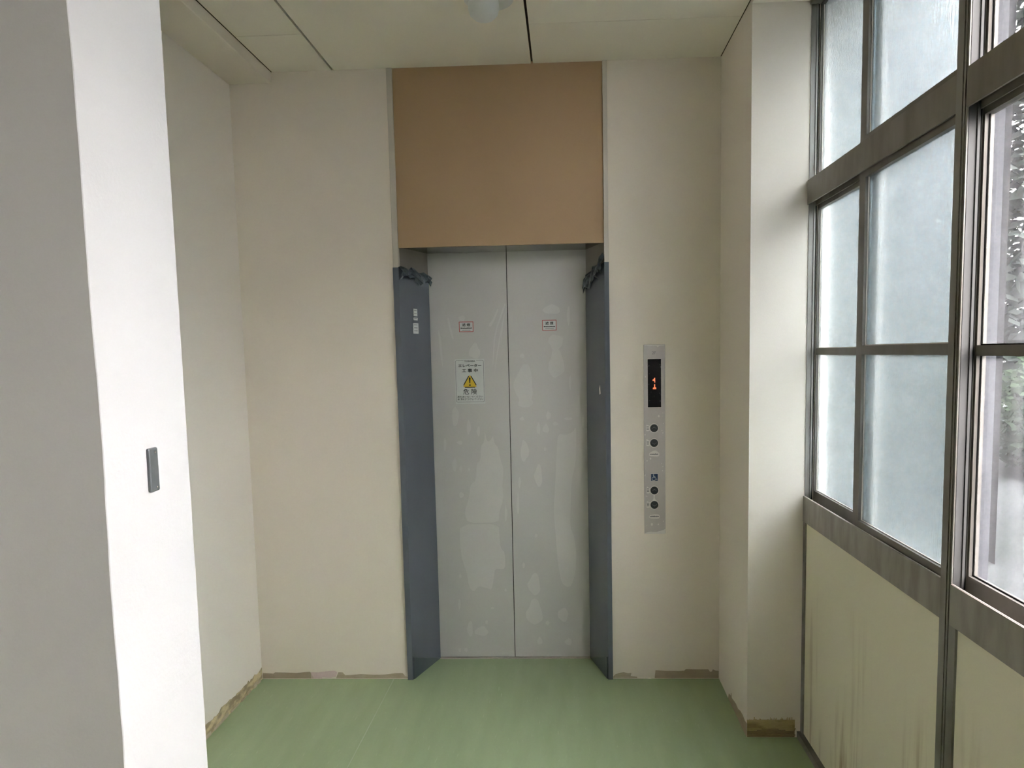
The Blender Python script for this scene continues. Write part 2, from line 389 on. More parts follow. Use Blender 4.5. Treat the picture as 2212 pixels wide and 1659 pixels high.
# partition with a hand-plastered, slightly wavy corner
def partition():
    mb = MB(); n = 60; H = Z_CEIL + 0.012
    ring = []
    for k in range(n + 1):
        z = H * k / n
        w = 0.0012 * math.sin(z * 5.1) + 0.0010 * math.sin(z * 13 + 1) + random.uniform(-0.0006, 0.0006)
        ring.append([(X_FAR, Y_PART0, z), (X_PART - 0.0012 + w, Y_PART0, z), (X_PART + w, Y_PART0 + 0.0015, z), (X_PART, Y_PART1, z), (X_FAR, Y_PART1, z)])
    for r in ring: mb.v += r
    for k in range(n):
        for i in range(5):
            j = (i + 1) % 5
            mb.f.append((k * 5 + i, k * 5 + j, (k + 1) * 5 + j, (k + 1) * 5 + i))
    mb.f.append((0, 1, 2, 3, 4)); b = n * 5; mb.f.append((b, b + 1, b + 2, b + 3, b + 4))
    o = mb.build('wall_partition', M['white'])
    return o
wp = struct(partition(), 'white partition wall end close to the camera')
struct(MB().box(X_FAR - 0.1, X_WIN + 0.1, Y_REAR - 0.1, Y_REAR, 0, Z_CEIL).build('wall_rear', M['greige']), 'rear wall of the corridor behind the camera')
struct(MB().box(X_FAR - 0.1, X_FAR, Y_REAR, Y_PART1, 0, Z_CEIL).build('wall_side', M['greige']), 'side wall of the corridor behind the camera')
struct(MB().box(X_LEFT, X_BEAM, Y_PART1, Y_BACK, Z_BEAM, Z_CEIL + 0.012).build('trim_1', M['cream'], bevel=0.004), 'cream ceiling beam along the left alcove wall')
struct(MB().box(X_RIGHT, X_WIN + 0.10, Y_REAR, Y_PIL, 2.909, Z_CEIL + 0.012).build('trim_2', M['ceil']), 'cream lintel board above the windows')

# ---- exposed adhesive where the baseboard was removed (thin, irregular)
def strip_back(name, tops, mt, y=Y_BACK):
    pts = [(tops[0][0], 0.004)] + tops + [(tops[-1][0], 0.004)]
    MB().poly_xz(pts, y - 0.0015, y + 0.001).build(name, mt, wb if tops[0][0] < 0 else wb2)
strip_back('adhesive_residue', [(-1.541, 0.032), (-1.487, 0.029), (-1.479, 0.036), (-1.43, 0.035), (-1.37, 0.032), (-1.324, 0.037), (-1.30, 0.038), (-1.285, 0.006)], M['residue_g'])
strip_back('pink_primer', [(-1.296, 0.037), (-1.26, 0.035), (-1.22, 0.040), (-1.178, 0.044), (-1.162, 0.036), (-1.17, 0.012), (-1.2, 0.007), (-1.24, 0.010)], M['pink'])
strip_back('adhesive_residue', [(-1.168, 0.010), (-1.157, 0.036), (-1.136, 0.035), (-1.123, 0.020), (-1.085, 0.022), (-1.043, 0.026), (-0.98, 0.022), (-0.926, 0.023), (-0.87, 0.030), (-0.833, 0.031), (-0.82, 0.014), (-0.808, 0.011)], M['residue'])
strip_back('adhesive_residue', [(0.213, 0.012), (0.225, 0.024), (0.25, 0.031), (0.263, 0.034), (0.285, 0.028), (0.302, 0.030), (0.298, 0.014), (0.33, 0.010)], M['residue'])
strip_back('adhesive_residue', [(0.416, 0.010), (0.420, 0.043), (0.47, 0.040), (0.53, 0.039), (0.56, 0.041), (0.569, 0.049), (0.62, 0.047), (0.677, 0.047), (0.686, 0.034), (0.694, 0.036), (0.699, 0.047), (0.712, 0.041), (0.727, 0.040)], M['residue_g'])
def strip_side(name, tops, x, sgn, mt, par):
    pts = [(tops[0][0], 0.002)] + tops + [(tops[-1][0], 0.002)]
    x0, x1 = sorted((x + sgn * 0.002, x - sgn * 0.001))
    MB().poly_yz(pts, x0, x1).build(name, mt, par)
tops = []
yy = Y_BACK - 0.002
while yy > Y_PART1:
    tops.append((yy, 0.058 + 0.012 * math.sin(yy * 7) * random.random() + random.uniform(-0.005, 0.010)))
    yy -= random.uniform(0.012, 0.035)
strip_side('adhesive_residue', tops, X_LEFT, 1, M['residue_y'], wl)
lump = MB()
yy = Y_BACK - 0.03
while yy > 2.2:
    l = random.uniform(0.03, 0.09); h = random.uniform(0.008, 0.022)
    lump.box(X_LEFT, X_LEFT + random.uniform(0.003, 0.008), yy - l, yy, 0.0005, h); yy -= l + random.uniform(0, 0.03)
lo = lump.build('adhesive_crumbs', M['residue'], wl); lo['kind'] = 'stuff'
strip_side('adhesive_residue', [(3.31, 0.004), (3.299, 0.03), (3.262, 0.035), (3.253, 0.056), (3.245, 0.036), (3.2, 0.044), (3.161, 0.050), (3.12, 0.046), (3.08, 0.058), (3.034, 0.061), (3.0, 0.055), (2.968, 0.06)], X_RIGHT, -1, M['residue_g'], wr)
# ribbed adhesive on the pillar front
rib = MB()
for k in range(14):
    z = 0.004 + k * 0.0052
    xa = X_RIGHT + 0.001 + (0.0 if k < 12 else random.uniform(0, 0.004)); xb = X_WIN - 0.016 - (0.004 if k > 6 else 0) - random.uniform(0, 0.008)
    n = 20
    for q in range(n):
        a, b = xa + (xb - xa) * q / n, xa + (xb - xa) * (q + 1) / n
        if random.random() < 0.05 and k > 9: continue
        rib.box(a, b, Y_PIL - 0.003 - random.uniform(0, 0.0012), Y_PIL + 0.001, z, z + 0.0036)
rib.box(X_RIGHT + 0.001, X_WIN - 0.02, Y_PIL - 0.0015, Y_PIL + 0.001, 0.002, 0.076)
for q in range(26):
    xq = random.uniform(X_RIGHT + 0.004, X_WIN - 0.03); rib.box(xq, xq + random.uniform(0.0015, 0.004), Y_PIL - 0.001, Y_PIL + 0.001, 0.07, 0.077 + random.uniform(0.001, 0.010))
ro = rib.build('ribbed_adhesive', M['residue_rib'], wr)
ro.data.materials.append(M['residue_dark'])
for p in ro.data.polygons:
    if p.center.z < 0.036 + 0.006 * math.sin(p.center.x * 40) and p.center.y < Y_PIL - 0.0016: p.material_index = 1

# ================================================================== ELEVATOR ENTRANCE
el = struct(empty('door_1', ((FR_L + FR_R) / 2, Y_BACK, 0)), 'two-panel elevator door with brown header panel and splayed jambs')
MB().box(FI_L, FI_R, Y_BACK + 0.002, Y_BACK + 0.02, Z_HEAD, Z_CEIL + 0.01).build('header_panel', M['brown'], el)
YF = Y_BACK - 0.010
MB().box(FR_L, FI_L, YF, Y_BACK + 0.02, 0, Z_CEIL - 0.001).build('frame_trim', M['trim'], el, bevel=0.0015)
MB().box(FI_R, FR_R, YF, Y_BACK + 0.02, 0, Z_CEIL - 0.001).build('frame_trim', M['trim'], el, bevel=0.0015)
MB().prism([(FI_L, Y_BACK + 0.018), (D_L, Y_DOOR), (D_L - 0.1, Y_DOOR), (FI_L - 0.08, Y_BACK + 0.12), (FI_L - 0.02, Y_BACK + 0.12), (FI_L - 0.02, Y_BACK + 0.018)], 0, Z_HEAD + 0.004).build('jamb', M['jamb'], el)
MB().prism([(FI_R, Y_BACK + 0.018), (D_R, Y_DOOR), (D_R + 0.1, Y_DOOR), (FI_R + 0.08, Y_BACK + 0.12), (FI_R + 0.02, Y_BACK + 0.12), (FI_R + 0.02, Y_BACK + 0.018)], 0, Z_HEAD + 0.004).build('jamb', M['jamb'], el)
MB().prism([(FI_L - 0.02, Y_BACK + 0.02), (FI_R + 0.02, Y_BACK + 0.02), (D_R + 0.03, Y_DOOR + 0.02), (D_L - 0.03, Y_DOOR + 0.02)], Z_HEAD + 0.004, Z_HEAD + 0.03).build('soffit', M['soffit'], el)
MB().box(D_L - 0.02, D_R + 0.02, Y_DOOR - 0.012, Y_DOOR + 0.08, -0.003, 0.002).build('door_sill', M['trim'], el)
MB().box(D_L - 0.1, D_R + 0.1, Y_DOOR + 0.034, Y_DOOR + 0.09, 0, Z_HEAD + 0.2).box(D_M - 0.0018, D_M + 0.0018, Y_DOOR + 0.008, Y_DOOR + 0.04, 0.004, Z_HEAD + 0.02).build('shaft_backing', M['gasket'], el)
dl = MB().box(D_L - 0.03, D_M - 0.002, Y_DOOR + 0.002, Y_DOOR + 0.03, 0.006, Z_HEAD + 0.004).build('door_panel', M['door'], el)
dr = MB().box(D_M + 0.002, D_R + 0.03, Y_DOOR + 0.002, Y_DOOR + 0.03, 0.006, Z_HEAD + 0.004).build('door_panel', M['door'], el)
PATCH_L = [[(-0.42, 1.215), (-0.411, 1.159), (-0.394, 1.157), (-0.377, 1.189), (-0.372, 1.146), (-0.353, 1.124), (-0.341, 1.055), (-0.327, 1.012), (-0.336, 0.934), (-0.333, 0.848), (-0.357, 0.779), (-0.358, 0.731), (-0.522, 0.728), (-0.537, 0.789), (-0.509, 0.867), (-0.503, 0.928), (-0.472, 0.953), (-0.466, 1.044), (-0.446, 1.057), (-0.442, 1.134), (-0.423, 1.155)], [(-0.563, 0.721), (-0.358, 0.722), (-0.358, 0.647), (-0.352, 0.595), (-0.331, 0.568), (-0.33, 0.498), (-0.339, 0.48), (-0.385, 0.485), (-0.393, 0.427), (-0.405, 0.37), (-0.427, 0.379), (-0.474, 0.392), (-0.501, 0.359), (-0.523, 0.384), (-0.537, 0.473), (-0.557, 0.535), (-0.566, 0.623)], [(-0.491, 1.233), (-0.493, 1.213), (-0.499, 1.206), (-0.504, 1.192), (-0.51, 1.196), (-0.512, 1.215), (-0.513, 1.233), (-0.51, 1.252), (-0.506, 1.273), (-0.501, 1.268), (-0.498, 1.263), (-0.493, 1.253)], [(-0.446, 1.211), (-0.445, 1.197), (-0.449, 1.186), (-0.454, 1.181), (-0.457, 1.19), (-0.46, 1.199), (-0.463, 1.211), (-0.458, 1.224), (-0.455, 1.234), (-0.452, 1.236), (-0.449, 1.237), (-0.446, 1.226)], [(-0.537, 1.152), (-0.538, 1.147), (-0.543, 1.143), (-0.551, 1.141), (-0.557, 1.145), (-0.564, 1.148), (-0.568, 1.153), (-0.562, 1.158), (-0.556, 1.161), (-0.551, 1.162), (-0.544, 1.163), (-0.539, 1.158)], [(-0.57, 1.037), (-0.573, 1.022), (-0.576, 1.002), (-0.583, 1.002), (-0.588, 1.008), (-0.591, 1.022), (-0.594, 1.037), (-0.591, 1.057), (-0.585, 1.062), (-0.581, 1.071), (-0.576, 1.067), (-0.571, 1.056)], [(-0.542, 1.017), (-0.544, 1.009), (-0.546, 1.001), (-0.55, 0.997), (-0.553, 1.004), (-0.557, 1.008), (-0.558, 1.017), (-0.556, 1.026), (-0.552, 1.03), (-0.549, 1.032), (-0.546, 1.034), (-0.544, 1.025)], [(-0.501, 1.013), (-0.501, 1.008), (-0.504, 1.005), (-0.507, 1.003), (-0.51, 1.005), (-0.512, 1.009), (-0.515, 1.013), (-0.512, 1.017), (-0.509, 1.02), (-0.507, 1.02), (-0.504, 1.02), (-0.501, 1.018)], [(-0.536, 0.878), (-0.54, 0.87), (-0.545, 0.866), (-0.551, 0.863), (-0.558, 0.862), (-0.56, 0.871), (-0.562, 0.878), (-0.56, 0.886), (-0.555, 0.893), (-0.55, 0.894), (-0.546, 0.889), (-0.54, 0.887)], [(-0.312, 0.778), (-0.315, 0.758), (-0.318, 0.742), (-0.321, 0.737), (-0.325, 0.735), (-0.327, 0.757), (-0.326, 0.778), (-0.325, 0.802), (-0.322, 0.817), (-0.319, 0.824), (-0.318, 0.81), (-0.315, 0.8)], [(-0.512, 0.16), (-0.51, 0.137), (-0.517, 0.121), (-0.526, 0.115), (-0.532, 0.127), (-0.538, 0.14), (-0.543, 0.16), (-0.535, 0.181), (-0.529, 0.196), (-0.523, 0.201), (-0.517, 0.202), (-0.511, 0.183)], [(-0.427, 0.146), (-0.431, 0.133), (-0.444, 0.121), (-0.464, 0.121), (-0.48, 0.127), (-0.501, 0.131), (-0.501, 0.147), (-0.489, 0.16), (-0.475, 0.167), (-0.463, 0.175), (-0.447, 0.173), (-0.44, 0.158)], [(-0.429, 0.196), (-0.431, 0.191), (-0.432, 0.185), (-0.436, 0.185), (-0.44, 0.187), (-0.442, 0.191), (-0.443, 0.196), (-0.442, 0.202), (-0.438, 0.204), (-0.436, 0.207), (-0.433, 0.205), (-0.43, 0.202)], [(-0.54, 0.045), (-0.542, 0.04), (-0.544, 0.034), (-0.55, 0.034), (-0.554, 0.037), (-0.559, 0.039), (-0.56, 0.045), (-0.557, 0.051), (-0.552, 0.053), (-0.549, 0.055), (-0.545, 0.056), (-0.543, 0.05)], [(-0.577, 0.043), (-0.577, 0.038), (-0.579, 0.032), (-0.583, 0.033), (-0.587, 0.034), (-0.589, 0.038), (-0.591, 0.043), (-0.588, 0.049), (-0.585, 0.051), (-0.583, 0.055), (-0.58, 0.053), (-0.577, 0.049)], [(-0.57, 0.295), (-0.572, 0.281), (-0.575, 0.274), (-0.578, 0.262), (-0.582, 0.269), (-0.583, 0.282), (-0.584, 0.295), (-0.582, 0.31), (-0.58, 0.324), (-0.577, 0.319), (-0.574, 0.319), (-0.571, 0.31)], [(-0.394, 0.272), (-0.395, 0.268), (-0.4, 0.267), (-0.404, 0.265), (-0.408, 0.266), (-0.411, 0.269), (-0.412, 0.272), (-0.409, 0.275), (-0.407, 0.278), (-0.403, 0.278), (-0.4, 0.277), (-0.397, 0.275)], [(-0.55, 1.289), (-0.557, 1.267), (-0.562, 1.245), (-0.571, 1.238), (-0.582, 1.239), (-0.585, 1.268), (-0.587, 1.29), (-0.585, 1.319), (-0.576, 1.334), (-0.568, 1.34), (-0.563, 1.327), (-0.553, 1.318)], [(-0.621, 1.145), (-0.623, 1.129), (-0.626, 1.116), (-0.629, 1.11), (-0.633, 1.111), (-0.634, 1.131), (-0.635, 1.145), (-0.633, 1.164), (-0.63, 1.176), (-0.627, 1.179), (-0.625, 1.17), (-0.622, 1.165)], [(-0.561, 0.446), (-0.562, 0.438), (-0.566, 0.436), (-0.569, 0.432), (-0.573, 0.433), (-0.575, 0.439), (-0.575, 0.446), (-0.573, 0.453), (-0.571, 0.461), (-0.568, 0.46), (-0.566, 0.458), (-0.564, 0.453)], [(-0.326, 0.369), (-0.326, 0.365), (-0.328, 0.361), (-0.332, 0.363), (-0.335, 0.362), (-0.338, 0.365), (-0.338, 0.369), (-0.336, 0.373), (-0.333, 0.375), (-0.331, 0.379), (-0.329, 0.376), (-0.328, 0.373)], [(-0.432, 1.621), (-0.435, 1.6), (-0.446, 1.583), (-0.462, 1.584), (-0.475, 1.591), (-0.491, 1.598), (-0.49, 1.622), (-0.48, 1.642), (-0.469, 1.654), (-0.46, 1.666), (-0.449, 1.661), (-0.444, 1.638)], [(-0.505, 1.789), (-0.509, 1.783), (-0.512, 1.776), (-0.522, 1.775), (-0.529, 1.779), (-0.537, 1.783), (-0.539, 1.79), (-0.538, 1.797), (-0.529, 1.799), (-0.521, 1.802), (-0.511, 1.802), (-0.507, 1.796)], [(-0.301, 1.869), (-0.298, 1.848), (-0.353, 1.708), (-0.367, 1.552), (-0.372, 1.552), (-0.359, 1.708)], [(-0.306, 1.815), (-0.303, 1.795), (-0.337, 1.64), (-0.361, 1.511), (-0.367, 1.477), (-0.344, 1.64)], [(-0.339, 1.836), (-0.333, 1.829), (-0.358, 1.772), (-0.376, 1.741), (-0.389, 1.749), (-0.364, 1.782)], [(-0.646, 1.744), (-0.631, 1.686), (-0.626, 1.55), (-0.627, 1.533), (-0.64, 1.618)], [(-0.598, 1.794), (-0.588, 1.794), (-0.575, 1.726), (-0.566, 1.685), (-0.573, 1.682), (-0.59, 1.743)], [(-0.314, 1.761), (-0.31, 1.761), (-0.325, 1.66), (-0.328, 1.66)]]
PATCH_R = [[(-0.041, 1.192), (-0.003, 1.183), (0.035, 1.199), (0.05, 1.229), (0.051, 1.118), (0.045, 1.033), (0.023, 0.947), (0.017, 0.818), (0.011, 0.705), (0.035, 0.644), (0.043, 0.556), (0.037, 0.46), (0.015, 0.389), (-0.011, 0.381), (-0.037, 0.407), (-0.053, 0.496), (-0.063, 0.645), (-0.072, 0.793), (-0.061, 0.931), (-0.051, 1.103)], [(-0.193, 1.105), (-0.197, 1.075), (-0.209, 1.066), (-0.218, 1.045), (-0.23, 1.053), (-0.237, 1.077), (-0.237, 1.105), (-0.231, 1.131), (-0.225, 1.163), (-0.216, 1.157), (-0.208, 1.149), (-0.2, 1.132)], [(-0.13, 0.975), (-0.128, 0.942), (-0.137, 0.92), (-0.148, 0.914), (-0.157, 0.929), (-0.165, 0.946), (-0.171, 0.976), (-0.16, 1.003), (-0.153, 1.024), (-0.146, 1.035), (-0.138, 1.033), (-0.131, 1.006)], [(-0.103, 1.112), (-0.105, 1.107), (-0.107, 1.103), (-0.111, 1.103), (-0.114, 1.102), (-0.117, 1.106), (-0.116, 1.112), (-0.115, 1.117), (-0.113, 1.121), (-0.11, 1.123), (-0.108, 1.12), (-0.106, 1.117)], [(-0.077, 1.286), (-0.08, 1.275), (-0.085, 1.27), (-0.091, 1.264), (-0.098, 1.265), (-0.1, 1.277), (-0.103, 1.286), (-0.099, 1.297), (-0.095, 1.307), (-0.09, 1.307), (-0.086, 1.302), (-0.08, 1.298)], [(-0.216, 1.271), (-0.214, 1.265), (-0.22, 1.262), (-0.226, 1.261), (-0.231, 1.264), (-0.237, 1.266), (-0.24, 1.272), (-0.233, 1.276), (-0.23, 1.28), (-0.226, 1.282), (-0.221, 1.281), (-0.218, 1.276)], [(-0.133, 1.219), (-0.134, 1.205), (-0.137, 1.188), (-0.143, 1.192), (-0.148, 1.195), (-0.151, 1.204), (-0.153, 1.219), (-0.15, 1.235), (-0.145, 1.24), (-0.142, 1.252), (-0.138, 1.247), (-0.135, 1.234)], [(-0.088, 1.218), (-0.089, 1.206), (-0.095, 1.195), (-0.105, 1.199), (-0.113, 1.198), (-0.121, 1.206), (-0.122, 1.219), (-0.116, 1.23), (-0.109, 1.237), (-0.104, 1.247), (-0.098, 1.239), (-0.093, 1.229)], [(-0.041, 1.243), (-0.042, 1.237), (-0.049, 1.235), (-0.055, 1.234), (-0.063, 1.233), (-0.066, 1.238), (-0.068, 1.243), (-0.064, 1.248), (-0.06, 1.253), (-0.055, 1.254), (-0.051, 1.25), (-0.045, 1.248)], [(-0.165, 1.359), (-0.172, 1.341), (-0.189, 1.331), (-0.208, 1.329), (-0.226, 1.332), (-0.247, 1.34), (-0.241, 1.361), (-0.233, 1.376), (-0.221, 1.39), (-0.207, 1.397), (-0.192, 1.39), (-0.184, 1.373)], [(-0.158, 0.659), (-0.159, 0.654), (-0.163, 0.651), (-0.166, 0.647), (-0.17, 0.649), (-0.172, 0.654), (-0.173, 0.659), (-0.171, 0.664), (-0.169, 0.669), (-0.166, 0.668), (-0.163, 0.667), (-0.159, 0.665)], [(-0.153, 0.399), (-0.148, 0.366), (-0.163, 0.345), (-0.181, 0.338), (-0.195, 0.354), (-0.208, 0.369), (-0.218, 0.4), (-0.2, 0.426), (-0.19, 0.449), (-0.178, 0.459), (-0.165, 0.458), (-0.155, 0.429)], [(-0.142, 0.248), (-0.138, 0.206), (-0.162, 0.189), (-0.183, 0.18), (-0.203, 0.191), (-0.224, 0.209), (-0.228, 0.248), (-0.207, 0.277), (-0.197, 0.313), (-0.18, 0.323), (-0.163, 0.314), (-0.152, 0.28)], [(-0.003, 0.234), (-0.01, 0.218), (-0.015, 0.197), (-0.032, 0.195), (-0.044, 0.206), (-0.056, 0.216), (-0.06, 0.234), (-0.055, 0.256), (-0.04, 0.262), (-0.03, 0.27), (-0.019, 0.27), (-0.009, 0.253)], [(-0.143, 0.091), (-0.143, 0.078), (-0.151, 0.074), (-0.157, 0.072), (-0.165, 0.071), (-0.169, 0.08), (-0.171, 0.092), (-0.165, 0.101), (-0.162, 0.112), (-0.156, 0.116), (-0.152, 0.109), (-0.147, 0.102)], [(0.011, 0.086), (0.01, 0.077), (0.005, 0.066), (-0.006, 0.068), (-0.015, 0.07), (-0.021, 0.077), (-0.027, 0.087), (-0.02, 0.097), (-0.011, 0.101), (-0.005, 0.108), (0.002, 0.104), (0.01, 0.097)], [(-0.103, 0.19), (-0.107, 0.185), (-0.109, 0.178), (-0.114, 0.176), (-0.119, 0.18), (-0.123, 0.184), (-0.124, 0.19), (-0.123, 0.197), (-0.117, 0.2), (-0.114, 0.201), (-0.11, 0.201), (-0.106, 0.196)], [(-0.227, 0.501), (-0.228, 0.494), (-0.23, 0.487), (-0.234, 0.485), (-0.238, 0.486), (-0.239, 0.495), (-0.24, 0.501), (-0.239, 0.51), (-0.236, 0.515), (-0.233, 0.517), (-0.231, 0.513), (-0.227, 0.511)], [(0.034, 1.267), (0.03, 1.264), (0.021, 1.262), (0.01, 1.26), (-0.002, 1.262), (-0.008, 1.265), (-0.013, 1.268), (-0.007, 1.271), (0.001, 1.274), (0.011, 1.273), (0.019, 1.273), (0.03, 1.271)], [(0.091, 1.254), (0.09, 1.238), (0.089, 1.219), (0.086, 1.22), (0.084, 1.229), (0.081, 1.236), (0.081, 1.254), (0.082, 1.272), (0.085, 1.278), (0.087, 1.288), (0.089, 1.287), (0.09, 1.27)], [(-0.238, 0.942), (-0.241, 0.929), (-0.243, 0.916), (-0.246, 0.907), (-0.25, 0.917), (-0.252, 0.928), (-0.252, 0.942), (-0.251, 0.96), (-0.248, 0.969), (-0.245, 0.967), (-0.243, 0.969), (-0.24, 0.958)], [(-0.251, 0.83), (-0.251, 0.794), (-0.254, 0.777), (-0.258, 0.771), (-0.261, 0.782), (-0.264, 0.797), (-0.265, 0.83), (-0.26, 0.855), (-0.258, 0.882), (-0.255, 0.893), (-0.253, 0.887), (-0.251, 0.858)], [(-0.171, 1.446), (-0.168, 1.397), (-0.18, 1.352), (-0.202, 1.33), (-0.225, 1.33), (-0.239, 1.373), (-0.255, 1.401), (-0.27, 1.448), (-0.246, 1.497), (-0.228, 1.529), (-0.215, 1.551), (-0.203, 1.55), (-0.186, 1.548), (-0.172, 1.497)], [(-0.006, 1.552), (-0.003, 1.511), (-0.023, 1.494), (-0.039, 1.487), (-0.055, 1.475), (-0.071, 1.49), (-0.085, 1.516), (-0.085, 1.553), (-0.071, 1.58), (-0.065, 1.617), (-0.052, 1.64), (-0.037, 1.627), (-0.024, 1.612), (-0.016, 1.583)], [(-0.012, 1.659), (-0.016, 1.64), (-0.03, 1.626), (-0.047, 1.614), (-0.067, 1.623), (-0.073, 1.644), (-0.086, 1.66), (-0.08, 1.682), (-0.066, 1.697), (-0.046, 1.695), (-0.029, 1.692), (-0.008, 1.683)], [(-0.024, 1.822), (-0.023, 1.81), (-0.04, 1.8), (-0.065, 1.804), (-0.087, 1.803), (-0.105, 1.812), (-0.112, 1.824), (-0.099, 1.835), (-0.084, 1.842), (-0.064, 1.851), (-0.043, 1.843), (-0.028, 1.834)], [(-0.207, 1.593), (-0.208, 1.587), (-0.212, 1.581), (-0.219, 1.583), (-0.224, 1.584), (-0.23, 1.587), (-0.23, 1.594), (-0.228, 1.599), (-0.223, 1.602), (-0.218, 1.607), (-0.212, 1.604), (-0.209, 1.598)], [(0.026, 1.791), (0.026, 1.765), (0.023, 1.746), (0.019, 1.737), (0.016, 1.754), (0.013, 1.767), (0.011, 1.791), (0.014, 1.815), (0.017, 1.833), (0.021, 1.837), (0.025, 1.841), (0.027, 1.817)], [(0.029, 1.453), (0.028, 1.434), (0.026, 1.418), (0.023, 1.411), (0.02, 1.426), (0.018, 1.434), (0.017, 1.453), (0.018, 1.472), (0.021, 1.483), (0.024, 1.486), (0.027, 1.491), (0.029, 1.471)]]

def smooth_outline(pts, it=1):
    for _ in range(it):
        out = []
        for i in range(len(pts)):
            a, b = pts[i], pts[(i + 1) % len(pts)]
            out += [(a[0] * .8 + b[0] * .2, a[1] * .8 + b[1] * .2), (a[0] * .2 + b[0] * .8, a[1] * .2 + b[1] * .8)]
        pts = out
    return pts
for lst, dp in ((PATCH_L, dl), (PATCH_R, dr)):
    for i, pts in enumerate(lst):
        yo = Y_DOOR + 0.0018 - 0.00003 * i
        b = MB(); sp = smooth_outline(pts)
        b.v = [(x, yo, z) for x, z in sp]; b.f = [tuple(range(len(sp)))]
        b.build('film_bubble', M['bubble'], dp)

# ---- blue-grey protective sheets on the jambs
def sheet(side, ztop, label):
    s = -1 if side == 'l' else 1
    fo, fi, d = (FR_L, FI_L, D_L) if side == 'l' else (FR_R, FI_R, D_R)
    root = empty('protective_sheet', (fo, YF, 0)); tag(root, label, 'sheet', 'plastic sheets protecting the elevator jambs')
    t = 0.0025
    outer = [(fo, Y_BACK - 0.001), (fo, YF - 0.002), (fi, YF - 0.002), (d - s * 0.003, Y_DOOR - 0.004)]
    inner = [(d, Y_DOOR - 0.003), (fi + s * 0.001, YF - 0.0005), (fo, YF - 0.0005), (fo, Y_BACK - 0.001)]
    # ragged foot: build as wall quads
    me = MB(); n = len(outer)
    nz = 24
    pts = outer
    for k in range(nz + 1):
        f = k / nz
        for i, (x, y) in enumerate(pts):
            zt = ztop - (0.03 if i == 3 else 0.0)
            w = 0.0006 * math.sin(9 * f + i * 2)
            me.v.append((x + w, y, 0.001 + f * (zt - 0.001)))
    for k in range(nz):
        for i in range(n - 1):
            a = k * n + i
            me.f.append((a, a + 1, a + n + 1, a + n))
    sh = me.build('sheet', M['sheet'], root)
    so = sh.modifiers.new('solid', 'SOLIDIFY'); so.thickness = 0.0015; so.offset = 0
    # thin darker triangle at the foot
    ux, uy = d - fi, Y_DOOR - YF; L = math.hypot(ux, uy); ux /= L; uy /= L
    nx, ny = (uy, -ux) if side == 'l' else (-uy, ux)      # normal towards the opening
    def P(sd, z, off): return (fi + ux * sd + nx * off, YF + uy * sd + ny * off, z)
    fm = MB(); o0 = 0.004
    poly = [(0.006, 0.114), (L - 0.006, 0.006), (L - 0.02, 0.002), (0.006, 0.002)]
    for off in (o0, o0 + 0.0012): fm.v += [P(a, z, off) for a, z in poly]
    fm.f = [(0, 1, 2, 3), (7, 6, 5, 4), (0, 4, 5, 1), (1, 5, 6, 2), (2, 6, 7, 3), (3, 7, 4, 0)]
    fm.build('foot_overlay', M['overlay'], root)
    # crumpled torn tape at the top
    rnd = random.Random(3 if side == 'l' else 11)
    tm = MB(); nu, nv = 12, 5
    for j in range(nv + 1):
        for i in range(nu + 1):
            a = i / nu; bb = j / nv
            sd = -0.006 + a * (L + 0.012)
            top = ztop + (0.004 if side == 'l' else 0.035 * math.sin(min(1, a * 3 + .25) * math.pi)) - (0.018 if side == 'l' else 0.055) * max(0, a - 0.35) / 0.65 + 0.006 * math.sin(a * 17)
            hgt = (0.055 if side == 'l' else 0.07) + 0.012 * math.sin(a * 11 + 1)
            z = top - bb * hgt + rnd.uniform(-0.006, 0.006)
            off = 0.006 + 0.012 * math.sin(bb * math.pi) + rnd.uniform(-0.004, 0.009) + (0.012 * rnd.random() if j in (nv, nv - 1) else 0)
            if j == 0: off = 0.002
            tm.v.append(P(sd, z, max(0.002, off)))
    for j in range(nv):
        for i in range(nu):
            if j == nv - 1 and rnd.random() < 0.25: continue
            q = j * (nu + 1) + i
            tm.f.append((q, q + 1, q + nu + 2, q + nu + 1))
    tp = tm.build('crumpled_tape', M['tape'], root)
    so = tp.modifiers.new('solid', 'SOLIDIFY'); so.thickness = 0.0008
    if side == 'l':
        for a0, a1, z0, z1, rows in ((0.114, 0.150, 1.797, 1.833, 2), (0.112, 0.152, 1.777, 1.790, 1), (0.106, 0.157, 1.712, 1.763, 3)):
            st = MB(); q = [(a0, z0), (a1, z0), (a1, z1), (a0, z1)]
            for off in (0.0055, 0.0062): st.v += [P(a, z, off) for a, z in q]
            st.f = [(0, 1, 2, 3), (7, 6, 5, 4), (0, 4, 5, 1), (1, 5, 6, 2), (2, 6, 7, 3), (3, 7, 4, 0)]
            so_ = st.build('sticker', M['paper'], root)
            pm = MB()
            for r_ in range(rows):
                zz = z1 - (r_ + 0.7) * (z1 - z0) / (rows + 0.5)
                for w0 in (0.2, 0.42, 0.62):
                    q = [(a0 + (a1 - a0) * w0, zz), (a0 + (a1 - a0) * (w0 + 0.15), zz), (a0 + (a1 - a0) * (w0 + 0.15), zz + 0.004), (a0 + (a1 - a0) * w0, zz + 0.004)]
                    b0 = len(pm.v); pm.v += [P(a, z, 0.0066) for a, z in q]; pm.f.append((b0, b0 + 1, b0 + 2, b0 + 3))
            pm.build('sticker_print', M['greyink'], so_)
    else:
        st = MB(); q = [(0.06, 1.405), (0.072, 1.40), (0.075, 1.43), (0.066, 1.445)]
        for off in (0.0045, 0.0052): st.v += [P(a, z, off) for a, z in q]
        st.f = [(0, 1, 2, 3), (7, 6, 5, 4), (0, 4, 5, 1), (1, 5, 6, 2), (2, 6, 7, 3), (3, 7, 4, 0)]
        st.build('pale_scratch', M['paper'], root)
    return root
